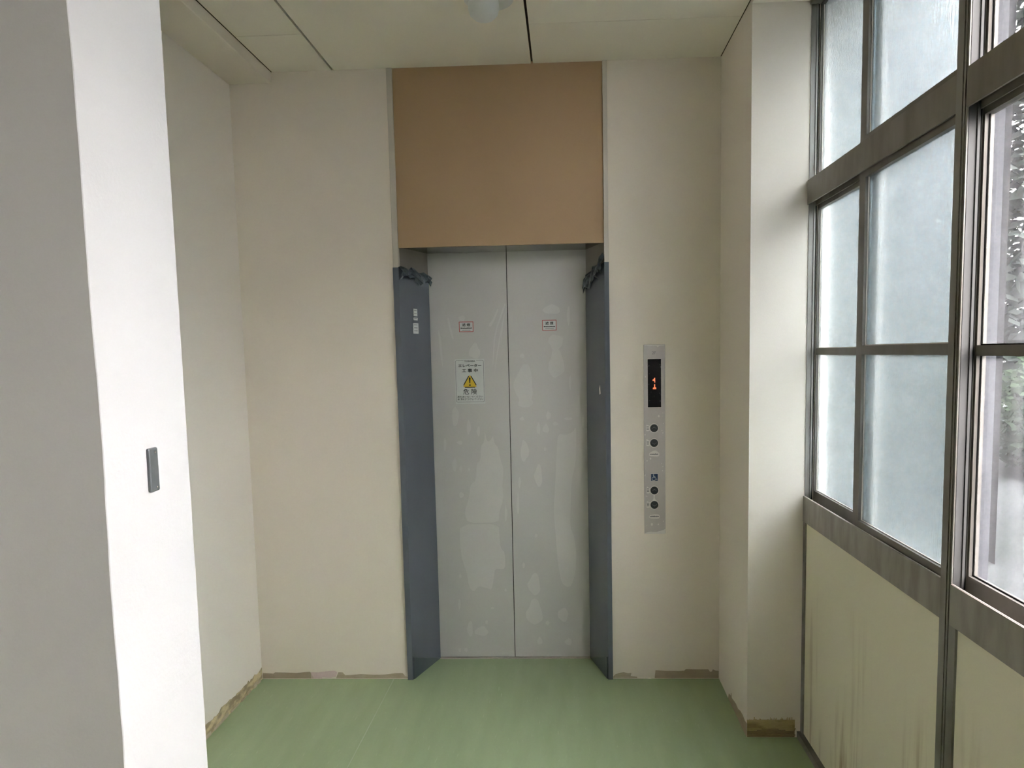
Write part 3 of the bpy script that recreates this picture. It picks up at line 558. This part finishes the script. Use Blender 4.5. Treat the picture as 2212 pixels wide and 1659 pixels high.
sheet('l', 2.020, 'blue-grey plastic protection sheet with white stickers on the left elevator jamb')
sheet('r', 2.022, 'blue-grey plastic protection sheet without stickers on the right elevator jamb')

# ---- construction warning sign on the left door panel
def rrect(x0, x1, z0, z1, r, n=5):
    pts = []
    for cx, cz, a0 in ((x1 - r, z1 - r, 0), (x0 + r, z1 - r, 90), (x0 + r, z0 + r, 180), (x1 - r, z0 + r, 270)):
        for k in range(n + 1):
            a = math.radians(a0 + 90 * k / n); pts.append((cx + r * math.cos(a), cz + r * math.sin(a)))
    return pts
def ring_xz(mb, outer, inner, y):
    b = len(mb.v); n = len(outer)
    mb.v += [(x, y, z) for x, z in outer] + [(x, y, z) for x, z in inner]
    for i in range(n):
        j = (i + 1) % n; mb.f.append((b + i, b + j, b + n + j, b + n + i))
SX0, SZ1, K = -0.5655, 1.5815, 0.000347       # sign origin and metres per drawing unit
def sx(u): return SX0 + (u - 290) * K
def sz(v): return SZ1 - (v - 780) * K
sg = empty('warning_sign', (sx(510), Y_DOOR, sz(1440)))
tag(sg, 'white elevator construction warning sign with yellow triangle on the left door panel', 'sign')
YS = Y_DOOR + 0.0005
MB().poly_xz(rrect(sx(290), sx(730), sz(1440), sz(780), 0.004), YS - 0.0008, YS + 0.001).build('sign_board', M['paper'], sg)
bm_ = MB(); ring_xz(bm_, rrect(sx(300), sx(718), sz(1416), sz(797), 0.008), rrect(sx(305), sx(713), sz(1411), sz(802), 0.0065), YS - 0.0011)
bm_.build('border_line', M['greyink'], sg)
MB().box(sx(420), sx(608), YS - 0.0013, YS - 0.0008, sz(815), sz(790)).build('name_gap', M['paper'], sg)
text_obj('lettering', 'TOSHIBA', sx(432), sx(594), sz(822), sz(798), YS - 0.0016, M['ink'], sg, 0.02)
text_obj('lettering', '\u30a8\u30ec\u30d9\u30fc\u30bf\u30fc', sx(343), sx(683), sz(898), sz(852), YS - 0.0014, M['ink'], sg, 0.03)
text_obj('lettering', '\u5de5 \u4e8b \u4e2d', sx(395), sx(630), sz(976), sz(920), YS - 0.0014, M['ink'], sg, 0.025)
tri_o = [(sx(510), sz(986)), (sx(386), sz(1202)), (sx(630), sz(1202))]
tri_i = [(sx(510), sz(1012)), (sx(407), sz(1190)), (sx(609), sz(1190))]
MB().poly_xz(smooth_outline(tri_o), YS - 0.0014, YS - 0.0009).build('triangle_border', M['ink'], sg)
MB().poly_xz(tri_i, YS - 0.0017, YS - 0.0012).build('triangle', M['yellow'], sg)
MB().poly_xz([(sx(496), sz(1055)), (sx(502), sz(1050)), (sx(514), sz(1050)), (sx(520), sz(1055)), (sx(514), sz(1135)), (sx(502), sz(1135))], YS - 0.0021, YS - 0.0015).disc_xz(sx(508), sz(1163), 0.0042, YS - 0.0021, YS - 0.0015, 14).build('exclamation_mark', M['ink'], sg)
text_obj('lettering', '\u5371 \u967a', sx(405), sx(610), sz(1302), sz(1218), YS - 0.0014, M['ink'], sg, 0.008)
text_obj('lettering', '\u6249\u3092\u3042\u3051\u306a\u3044\u3067\u304f\u3060\u3055\u3044', sx(318), sx(698), sz(1349), sz(1318), YS - 0.0014, M['ink'], sg, 0.012)
text_obj('lettering', '\u6249\u306b\u7269\u3092\u7acb\u3066\u304b\u3051\u306a\u3044\u3067\u304f\u3060\u3055\u3044', sx(318), sx(698), sz(1387), sz(1356), YS - 0.0014, M['ink'], sg, 0.012)

# ---- two small red-framed labels
def small_label(x0, x1, z0, z1, label):
    r = empty('door_label', ((x0 + x1) / 2, Y_DOOR, z0)); tag(r, label, 'label', 'red-framed labels on the elevator doors')
    MB().box(x0, x1, YS - 0.0006, YS + 0.001, z0, z1).build('label_board', M['paper'], r)
    fr_ = MB(); q = lambda d: [(x0 + d, z0 + d), (x1 - d, z0 + d), (x1 - d, z1 - d), (x0 + d, z1 - d)]
    ring_xz(fr_, q(0.0003), q(0.0034), YS - 0.0009); fr_.build('red_frame', M['red'], r)
    w, h = x1 - x0, z1 - z0
    text_obj('lettering', '\u906e \u7159', x0 + w * 0.22, x0 + w * 0.78, z0 + h * 0.54, z0 + h * 0.83, YS - 0.0010, M['ink'], r, 0.02)
    bar = MB(); xx = x0 + w * 0.11; rr = random.Random(5)
    while xx < x0 + w * 0.89:
        l = rr.uniform(0.0018, 0.0035); bar.box(xx, xx + l, YS - 0.0011, YS - 0.0007, z0 + h * (0.31 + rr.uniform(0, .02)), z0 + h * (0.42 + rr.uniform(-.02, .02))); xx += l + 0.0004
    bar.build('bold_print_line', M['ink'], r)
    bar = MB(); xx = x0 + w * 0.22
    while xx < x0 + w * 0.78:
        l = rr.uniform(0.0012, 0.0022); bar.box(xx, xx + l, YS - 0.0011, YS - 0.0007, z0 + h * 0.14, z0 + h * 0.2); xx += l + 0.0008
    bar.build('fine_print_line', M['greyink'], r)
small_label(-0.538, -0.464, 1.719, 1.772, 'small red-framed white label on the left elevator door panel')
small_label(-0.114, -0.041, 1.718, 1.772, 'small red-framed white label on the right elevator door panel')

# ================================================================== HALL CALL PANEL
PX0, PX1, PZ0, PZ1 = 0.3695, 0.4705, 0.727, 1.635
hp = empty('call_panel', (0.42, Y_BACK, PZ0)); tag(hp, 'tall narrow grey elevator call panel with display and four round buttons', 'call panel')
YP = Y_BACK - 0.004
MB().box(PX0, PX1, YP, Y_BACK + 0.001, PZ0, PZ1).build('face_plate', M['plate'], hp, bevel=0.001)
MB().poly_xz([(PX0 + 0.001, PZ0 + 0.001), (PX1 - 0.001, PZ0 + 0.001), (PX1 - 0.001, PZ0 + 0.024), (PX1 - 0.01, PZ0 + 0.018), (0.44, PZ0 + 0.013), (0.425, PZ0 + 0.008), (0.40, PZ0 + 0.010), (PX0 + 0.008, PZ0 + 0.006)], YP - 0.0005, YP + 0.0005).build('torn_film_edge', M['patch'], hp)
MB().poly_xz([(PX0 + 0.004, PZ1 - 0.004), (PX0 + 0.06, PZ1 - 0.006), (PX0 + 0.066, PZ1 - 0.014), (PX0 + 0.075, PZ1 - 0.006), (PX1 - 0.003, PZ1 - 0.005), (PX1 - 0.002, PZ1 - 0.002), (PX0 + 0.004, PZ1 - 0.002)], YP - 0.0005, YP + 0.0005).build('torn_film_edge', M['patch'], hp)
def frame_quad(x0, x1, z0, z1, d, y, name, mt, par):
    mb = MB(); ring_xz(mb, [(x0 - d, z0 - d), (x1 + d, z0 - d), (x1 + d, z1 + d), (x0 - d, z1 + d)], [(x0, z0), (x1, z0), (x1, z1), (x0, z1)], y); return mb.build(name, mt, par)
DX0, DX1, DZ0, DZ1 = 0.3885, 0.4515, 1.339, 1.566
dp = MB().box(DX0, DX1, YP - 0.0008, YP + 0.001, DZ0, DZ1).build('display', M['display'], hp)
frame_quad(DX0, DX1, DZ0, DZ1, 0.0018, YP - 0.0004, 'display_edge', M['patch'], hp)
DC = 0.4195
MB().poly_xz([(DC - 0.001, 1.477), (DC + 0.004, 1.479), (DC + 0.0045, 1.456), (DC + 0.001, 1.455), (DC - 0.0005, 1.464), (DC - 0.008, 1.464), (DC - 0.008, 1.470), (DC - 0.002, 1.473)], YP - 0.0014, YP - 0.0006).poly_xz([(DC - 0.001, 1.448), (DC + 0.004, 1.448), (DC + 0.004, 1.434), (DC + 0.009, 1.432), (DC + 0.009, 1.424), (DC - 0.007, 1.424), (DC - 0.007, 1.431), (DC - 0.001, 1.434)], YP - 0.0014, YP - 0.0006).build('lit_digit', M['led'], dp)
fk = MB()
rr = random.Random(9)
for k in range(16):
    a = rr.choice((0.392, 0.445)) + rr.uniform(0, 0.006) if k % 4 else rr.uniform(0.40, 0.444); z = rr.uniform(1.36, 1.55); s_ = rr.uniform(0.0012, 0.003)
    fk.disc_xz(a, z, s_, YP - 0.0011, YP - 0.0007, 7, 0.6)
fk.build('film_flecks', M['greyink'], dp)['kind'] = 'stuff'
text_obj('handwritten_note', '2F', 0.4095, 0.4275, 1.589, 1.6025, YP - 0.0006, M['greyink'], hp, 0.0)
BX = 0.4175
def button(z, up, tall):
    hl = [(BX + 0.0225 * math.cos(math.radians(a)) * (1 + .05 * math.sin(a)), z + 0.0235 * math.sin(math.radians(a))) for a in range(-150, 151, 20)]
    hl += [(BX - 0.028, z + 0.014), (BX - 0.036, z + 0.0165 * tall), (BX - 0.037, z - 0.014), (BX - 0.028, z - 0.0145)]
    MB().poly_xz(hl, YP - 0.0004, YP + 0.0005).build('film_patch', M['patch'], hp)
    b = MB().disc_xz(BX, z, 0.0188, YP - 0.0035, YP + 0.001, 32).build('button', M['button'], hp, bevel=0.0012)
    s_ = 1 if up else -1
    ch = [(-0.011, -0.003), (0, 0.0045), (0.011, -0.003), (0.011, -0.0005), (0, 0.0075), (-0.011, -0.0005)]
    MB().poly_xz([(BX + a, z + s_ * c) for a, c in ch], YP - 0.0040, YP - 0.0033).build('chevron', M['greyink'], b)
    br = MB()
    for q in range(3):
        for w_ in range(2):
            br.box(BX - 0.0345 + w_ * 0.0055, BX - 0.0302 + w_ * 0.0055, YP - 0.0008, YP - 0.0003, z + 0.0065 - q * 0.0065, z + 0.0098 - q * 0.0065)
    br.build('side_print', M['greyink'], hp)
button(1.239, True, 1.0); button(1.168, False, 1.25); button(0.939, True, 1.2); button(0.869, False, 1.1)
for zc in (1.114, 0.812):
    pts = [(0.393, zc - 0.009), (0.44, zc - 0.012), (0.443, zc + 0.003), (0.436, zc + 0.010), (0.424, zc + (0.019 if zc > 1 else 0.011)), (0.408, zc + (0.014 if zc > 1 else 0.009)), (0.394, zc + 0.006)]
    MB().poly_xz(smooth_outline(pts), YP - 0.0004, YP + 0.0005).build('film_patch', M['patch'], hp)
    tx = MB(); xx = 0.397
    while xx < 0.437:
        l = rr.uniform(0.003, 0.006); tx.box(xx, xx + l, YP - 0.0008, YP - 0.0003, zc - 0.0035 + rr.uniform(0, .001), zc + 0.0035 - rr.uniform(0, .002)); xx += l + 0.0008
    tx.build('button_caption', M['greyink'], hp)
MB().poly_xz(smooth_outline([(0.412, 0.920), (0.423, 0.920), (0.418, 0.905), (0.425, 0.89), (0.41, 0.89), (0.414, 0.905)]), YP - 0.0003, YP + 0.0004).build('film_patch', M['patch'], hp)
for k in range(22):
    a = rr.choice((0.376, 0.455)) + rr.uniform(-0.003, 0.009); z = rr.uniform(0.75, 1.33); s_ = rr.uniform(0.0015, 0.0035)
    if k < 5: a, z, s_ = ((0.440, 1.296, 0.006), (0.400, 1.093, 0.005), (0.405, 0.773, 0.007), (0.436, 0.773, 0.004), (0.378, 1.484, 0.004))[k]
    MB().disc_xz(a, z, s_, YP - 0.0003, YP + 0.0004, 9, 0.75).build('film_spot', M['patch'], hp)
# wheelchair pictogram
WX, WZ, WS = BX + 0.0005, 1.002, 0.0165
wc = MB().box(WX - WS - 0.002, WX + WS + 0.002, YP - 0.0006, YP + 0.0005, WZ - WS - 0.002, WZ + WS + 0.002).build('wheelchair_sign', M['patch'], hp)
MB().box(WX - WS, WX + WS, YP - 0.0010, YP - 0.0003, WZ - WS, WZ + WS).build('blue_field', M['blue'], wc)
pic = MB()
pic.disc_xz(WX - 0.004, WZ + 0.0125, 0.0024, YP - 0.0014, YP - 0.0009, 12)
def stroke(pts, w):
    for (a, b), (c, d) in zip(pts[:-1], pts[1:]):
        l = math.hypot(c - a, d - b); nx, nz = -(d - b) / l * w / 2, (c - a) / l * w / 2; ex, ez = (c - a) / l * w / 3, (d - b) / l * w / 3
        pic.poly_xz([(a + nx - ex, b + nz - ez), (a - nx - ex, b - nz - ez), (c - nx + ex, d - nz + ez), (c + nx + ex, d + nz + ez)], YP - 0.0014, YP - 0.0009)
stroke([(WX - 0.004, WZ + 0.010), (WX - 0.0032, WZ + 0.000), (WX + 0.005, WZ - 0.0005), (WX + 0.0095, WZ - 0.0095), (WX + 0.013, WZ - 0.0085)], 0.0026)
stroke([(WX - 0.0035, WZ + 0.005), (WX + 0.0035, WZ + 0.0045)], 0.002)
stroke([(WX - 0.003 + 0.0085 * math.cos(math.radians(a)), WZ - 0.0065 + 0.0085 * math.sin(math.radians(a))) for a in range(115, 346, 15)], 0.0022)
pic.build('wheelchair_symbol', M['paper'], wc)

# ================================================================== WINDOWS
MUL = 0.049
def post(name, y0, y1, z1):
    """mullion between windows; y0 near side, y1 far side"""
    w = y1 - y0; mb = MB()
    mb.box(X_WIN, X_WIN + 0.05, y0 + w * 0.42, y1, 0, z1)
    mb.box(X_WIN + 0.006, X_WIN + 0.05, y0 + 0.002, y0 + w * 0.42, 0, z1)
    mb.box(X_WIN + 0.001, X_WIN + 0.01, y0 + w * 0.20, y0 + w * 0.34, 0, z1)
    mb.box(X_WIN + 0.002, X_WIN + 0.01, y0, y0 + w * 0.12, 0, z1)
    o = struct(mb.build(name, M['alu']), 'grey aluminium mullion between the frosted and the clear window' if name == 'trim_3' else None)
    MB().box(X_WIN + 0.05, X_WIN + 0.09, y0 + 0.001, y1 - 0.001, 0, z1).build('outer_mullion', M['alu_outer'], o)
    return o
def jamb_parts(root, yj, lm):
    """track fins on the far jamb of a window opening"""
    for z0, z1 in ((1.0, 2.17), (2.24, 2.9)):
        MB().box(X_WIN + 0.006, X_WIN + 0.024, yj - 0.0015, yj + 0.001, z0, z1).build('jamb_tone_strip', lm, root)  # added skin over the jamb face, darker at clear windows to offset skylight
        MB().box(X_WIN + 0.024, X_WIN + 0.030, yj - 0.006, yj, z0, z1).build('track_fin', lm, root)
        MB().box(X_WIN + 0.030, X_WIN + 0.036, yj - 0.001, yj, z0, z1).build('gasket', M['gasket'], root)
def sash(root, x, y0, y1, z0, z1, st0, st1, rb, rt, mid, glass):
    t = 0.022; mb = MB()
    mb.box(x, x + t, y0, y0 + st0, z0, z1); mb.box(x, x + t, y1 - st1, y1, z0, z1)
    mb.box(x, x + t, y0 + st0, y1 - st1, z0, z0 + rb); mb.box(x, x + t, y0 + st0, y1 - st1, z1 - rt, z1)
    if mid: mb.box(x, x + t, y0 + st0, y1 - st1, mid[0], mid[1])
    s = mb.build('sash', M['alu_sash'], root)
    gx = x + 0.012
    spans = [(z0 + rb, mid[0]), (mid[1], z1 - rt)] if mid else [(z0 + rb, z1 - rt)]
    for a, b in spans:
        p = MB(); p.v = [(gx, y0 + st0 - .004, a - .004), (gx, y1 - st1 + .004, a - .004), (gx, y1 - st1 + .004, b + .004), (gx, y0 + st0 - .004, b + .004)]; p.f = [(0, 1, 2, 3)]
        if glass == 'frosted': p = MB().box(gx, gx + 0.004, y0 + st0 - .004, y1 - st1 + .004, a - .004, b + .004)
        p.build('pane', M[glass], s)
        g = MB(); e = 0.003
        for (u0, u1, v0, v1) in ((y0 + st0, y1 - st1, a, a + e), (y0 + st0, y0 + st0 + e * .6, a, b), (y1 - st1 - e, y1 - st1, a, b)):
            g.box(gx - 0.003, gx, u0, u1, v0, v1)
        g.build('glazing_bead', M['trim'] if glass == 'frosted' else M['gasket'], s)
    return s
def window(n, yf, yn, g_low, g_up, label):
    root = struct(empty('window_%d' % n, (X_WIN, (yf + yn) / 2, 0)), label)
    yc = (yf + yn) / 2
    sr = MB().box(X_WIN, X_WIN + 0.005, yn, yf, 0.911, 1.014).box(X_WIN + 0.005, X_WIN + 0.1, yn, yf, 0.911, 0.985).build('sill_rail', M['alu_dirty'], root)
    MB().box(X_WIN + 0.003, X_WIN + 0.006, yn, yf, 1.0125, 1.0150).build('sill_lip', M['trim'], sr)
    MB().box(X_WIN, X_WIN + 0.006, yn, yf, 2.156, 2.247).box(X_WIN + 0.006, X_WIN + 0.09, yn, yf, 2.172, 2.235).box(X_WIN + 0.030, X_WIN + 0.034, yn, yf, 2.150, 2.172).build('transom_rail', M['alu_dark'], root)
    MB().box(X_WIN, X_WIN + 0.09, yn, yf, 2.895, 2.93).build('head_rail', M['alu'], root)
    MB().box(X_WIN + 0.008, X_WIN + 0.03, yn + 0.004, yf - 0.004, 0.03, 0.912).build('spandrel_board', M['board'], root)
    MB().box(X_WIN - 0.012, X_WIN + 0.05, yn, yf, 0.0, 0.028).build('bottom_rail', M['alu'], root)
    MB().box(X_WIN + 0.002, X_WIN + 0.012, yf - 0.026, yf, 0.028, 0.911).build('edge_strip', M['alu'], root)
    jamb_parts(root, yf, M['alu'] if n == 1 else M['alu_shaded'])
    sash(root, X_WIN + 0.040, yc - 0.03, yf + 0.006, 0.985, 2.165, 0.045, 0.012, 0.051, 0.028, (1.577, 1.602), g_low)
    sash(root, X_WIN + 0.010, yn - 0.005, yc + 0.060, 0.990, 2.165, 0.012, 0.047, 0.045, 0.028, (1.579, 1.608), g_low)
    sash(root, X_WIN + 0.040, yc - 0.03, yf + 0.006, 2.236, 2.91, 0.045, 0.012, 0.03, 0.02, None, g_up)
    sash(root, X_WIN + 0.010, yn - 0.005, yc + 0.060, 2.236, 2.91, 0.012, 0.047, 0.03, 0.02, None, g_up)
    return root
yf = Y_PIL - 0.002; k = 1; PITCH_W = 1.091
while k <= 4:
    yn = yf - PITCH_W
    gl = ('frosted', 'frosted') if k == 1 else ('clear', 'clear')
    window(k, yf, yn, gl[0], gl[1], 'frosted aluminium window next to the pillar' if k == 1 else ('clear aluminium window nearest the camera on the right' if k == 2 else None))
    post('trim_%d' % (k + 2), yn - MUL, yn, 2.93)
    yf = yn - MUL; k += 1
struct(MB().box(X_WIN, X_WIN + 0.1, Y_REAR, yf, 0, 2.93).build('wall_window', M['greige']), 'wall beside the last corridor window behind the camera')

# ================================================================== STRIKE PLATE, LAMP
sp_ = empty('strike_plate', (X_PART, 1.299, 1.366)); tag(sp_, 'small grey metal plate with two screws on the white partition edge', 'metal plate')
MB().box(X_PART - 0.001, X_PART + 0.006, 1.283, 1.314, 1.366, 1.446).build('plate', M['strike'], sp_, bevel=0.004)
for z in (1.374, 1.4375):
    s_ = MB(); s_.poly_yz([(1.3025 + 0.0022 * math.cos(a * math.pi / 6), z + 0.0022 * math.sin(a * math.pi / 6)) for a in range(12)], X_PART + 0.005, X_PART + 0.0072)
    s_.build('screw', M['screw'], sp_)

LX, LY = -0.285, 2.885
lp = empty('ceiling_lamp', (LX, LY, Z_CEIL)); tag(lp, 'white dome ceiling lamp at the top edge of the photo', 'lamp')
MB().lathe([(0.0, Z_CEIL - 0.012), (0.080, Z_CEIL - 0.014), (0.092, Z_CEIL - 0.008), (0.095, Z_CEIL), (0.0, Z_CEIL)], LX + 0.02, LY).build('lamp_base', M['lampw'], lp, smooth=True)
MB().lathe([(0.058, Z_CEIL - 0.010), (0.058, Z_CEIL - 0.035), (0.052, Z_CEIL - 0.055), (0.036, Z_CEIL - 0.070), (0.016, Z_CEIL - 0.077), (0.0, Z_CEIL - 0.078)], LX, LY + 0.01).build('lamp_dome', M['lampw'], lp, smooth=True)

# ================================================================== OUTDOORS
gr = struct(MB().box(-60, 60, -60, 60, -0.6, -0.45).build('ground', M['ground']), 'pale ground outside the windows')
struct(MB().box(-7.0, X_WIN + 0.16, Y_DOOR + 0.4, 34.0, -0.45, 12.0).box(-7.0, X_WIN + 0.16, -30.0, Y_DOOR + 0.4, 3.06, 12.0).box(-7.0, X_WIN + 0.16, -30.0, Y_REAR - 0.12, -0.45, 3.06).build('wall_exterior', M['facade']), 'outer walls of the building around the corridor')
struct(MB().box(X_WIN + 0.10, X_WIN + 0.55, -30.0, 34.0, 3.00, 3.12).build('trim_30', M['facade']), 'added eave outside that blocks high sky above the windows')  # unseen eave added to cut high skylight on the upper panes
nb = empty('sky_block_building', (4.0, 20, -0.45)); tag(nb, 'added grey block that hides the sky beyond the frosted window, left of the trees', 'building')  # building mass added to block sky behind the frosted panes
NBP = [(4.0, 6.95), (6.0, 10.6), (6.0, 34.0), (4.0, 34.0)]
MB().prism(NBP, -0.45, 16.0).build('wall', M['concrete'], nb)
MB().prism([(3.9, 6.85), (6.1, 10.6), (6.1, 34.1), (3.9, 34.1)], 16.0, 16.25).build('block_cap', M['concrete'], nb)

def tree(name, label, cx, cy, h, r, n, z0, mt, seed, trunk=0.12, ls=0.12):
    rnd = random.Random(seed)
    root = empty(name, (cx, cy, -0.45)); tag(root, label, 'tree', 'trees outside the windows')
    MB().lathe([(trunk, -0.45), (trunk * 0.8, h * 0.5), (trunk * 0.3, h * 0.95)], cx, cy, 10).build('trunk', M['bark'], root, smooth=True)
    mb = MB()
    for i in range(n):
        f = rnd.random(); z = z0 + (h - z0) * f
        rr_ = r * math.sqrt(max(0.05, 1 - abs(2 * f - 0.7) ** 2 / 2.2)) * rnd.random() ** 0.4
        a = rnd.uniform(0, 2 * math.pi)
        p = Vector((cx + rr_ * math.cos(a), cy + rr_ * math.sin(a), z + 0.15 * math.sin(a * 5)))
        d = Vector((rnd.gauss(0, 1), rnd.gauss(0, 1), rnd.gauss(0, .5))).normalized(); e = d.orthogonal().normalized()
        s_ = ls * rnd.uniform(0.6, 1.5); b = len(mb.v)
        mb.v += [tuple(p), tuple(p + d * s_ * .5 + e * s_ * .3), tuple(p + d * s_), tuple(p + d * s_ * .5 - e * s_ * .3)]
        mb.f.append((b, b + 1, b + 2, b + 3))
    fo = MB(); me = bpy.data.meshes.new('foliage'); me.from_pydata(mb.v, [], mb.f); me.materials.append(M[mt])
    o = bpy.data.objects.new('foliage', me); C.objects.link(o); o.parent = root; o.matrix_parent_inverse = parent_world(root).inverted(); o['kind'] = 'stuff'
tree('conifer_tree', 'grey-green tree with sky gaps seen through the clear window', 10.9, 15.6, 11.0, 2.7, 14000, 0.6, 'leaf_d', 2, 0.14, 0.31)
tree('leafy_shrub', 'dense green shrub low behind the clear window', 8.3, 11.6, 1.55, 1.5, 14000, -0.3, 'leaf', 4, 0.05, 0.13)
for q, yy in enumerate((4.6, 1.4, -1.8, -5.0)):  # tree row added to block low skylight entering the windows
    tree('sky_block_tree', ('added light-blocking tree nearest the leafy shrub outside', 'second added light-blocking tree from the leafy shrub outside', 'third added light-blocking tree from the leafy shrub outside', 'added light-blocking tree farthest from the leafy shrub outside')[q], 6.4, yy, 4.6, 1.35, 3600, 0.2, 'leaf_d', 20 + q, 0.16, 0.32)
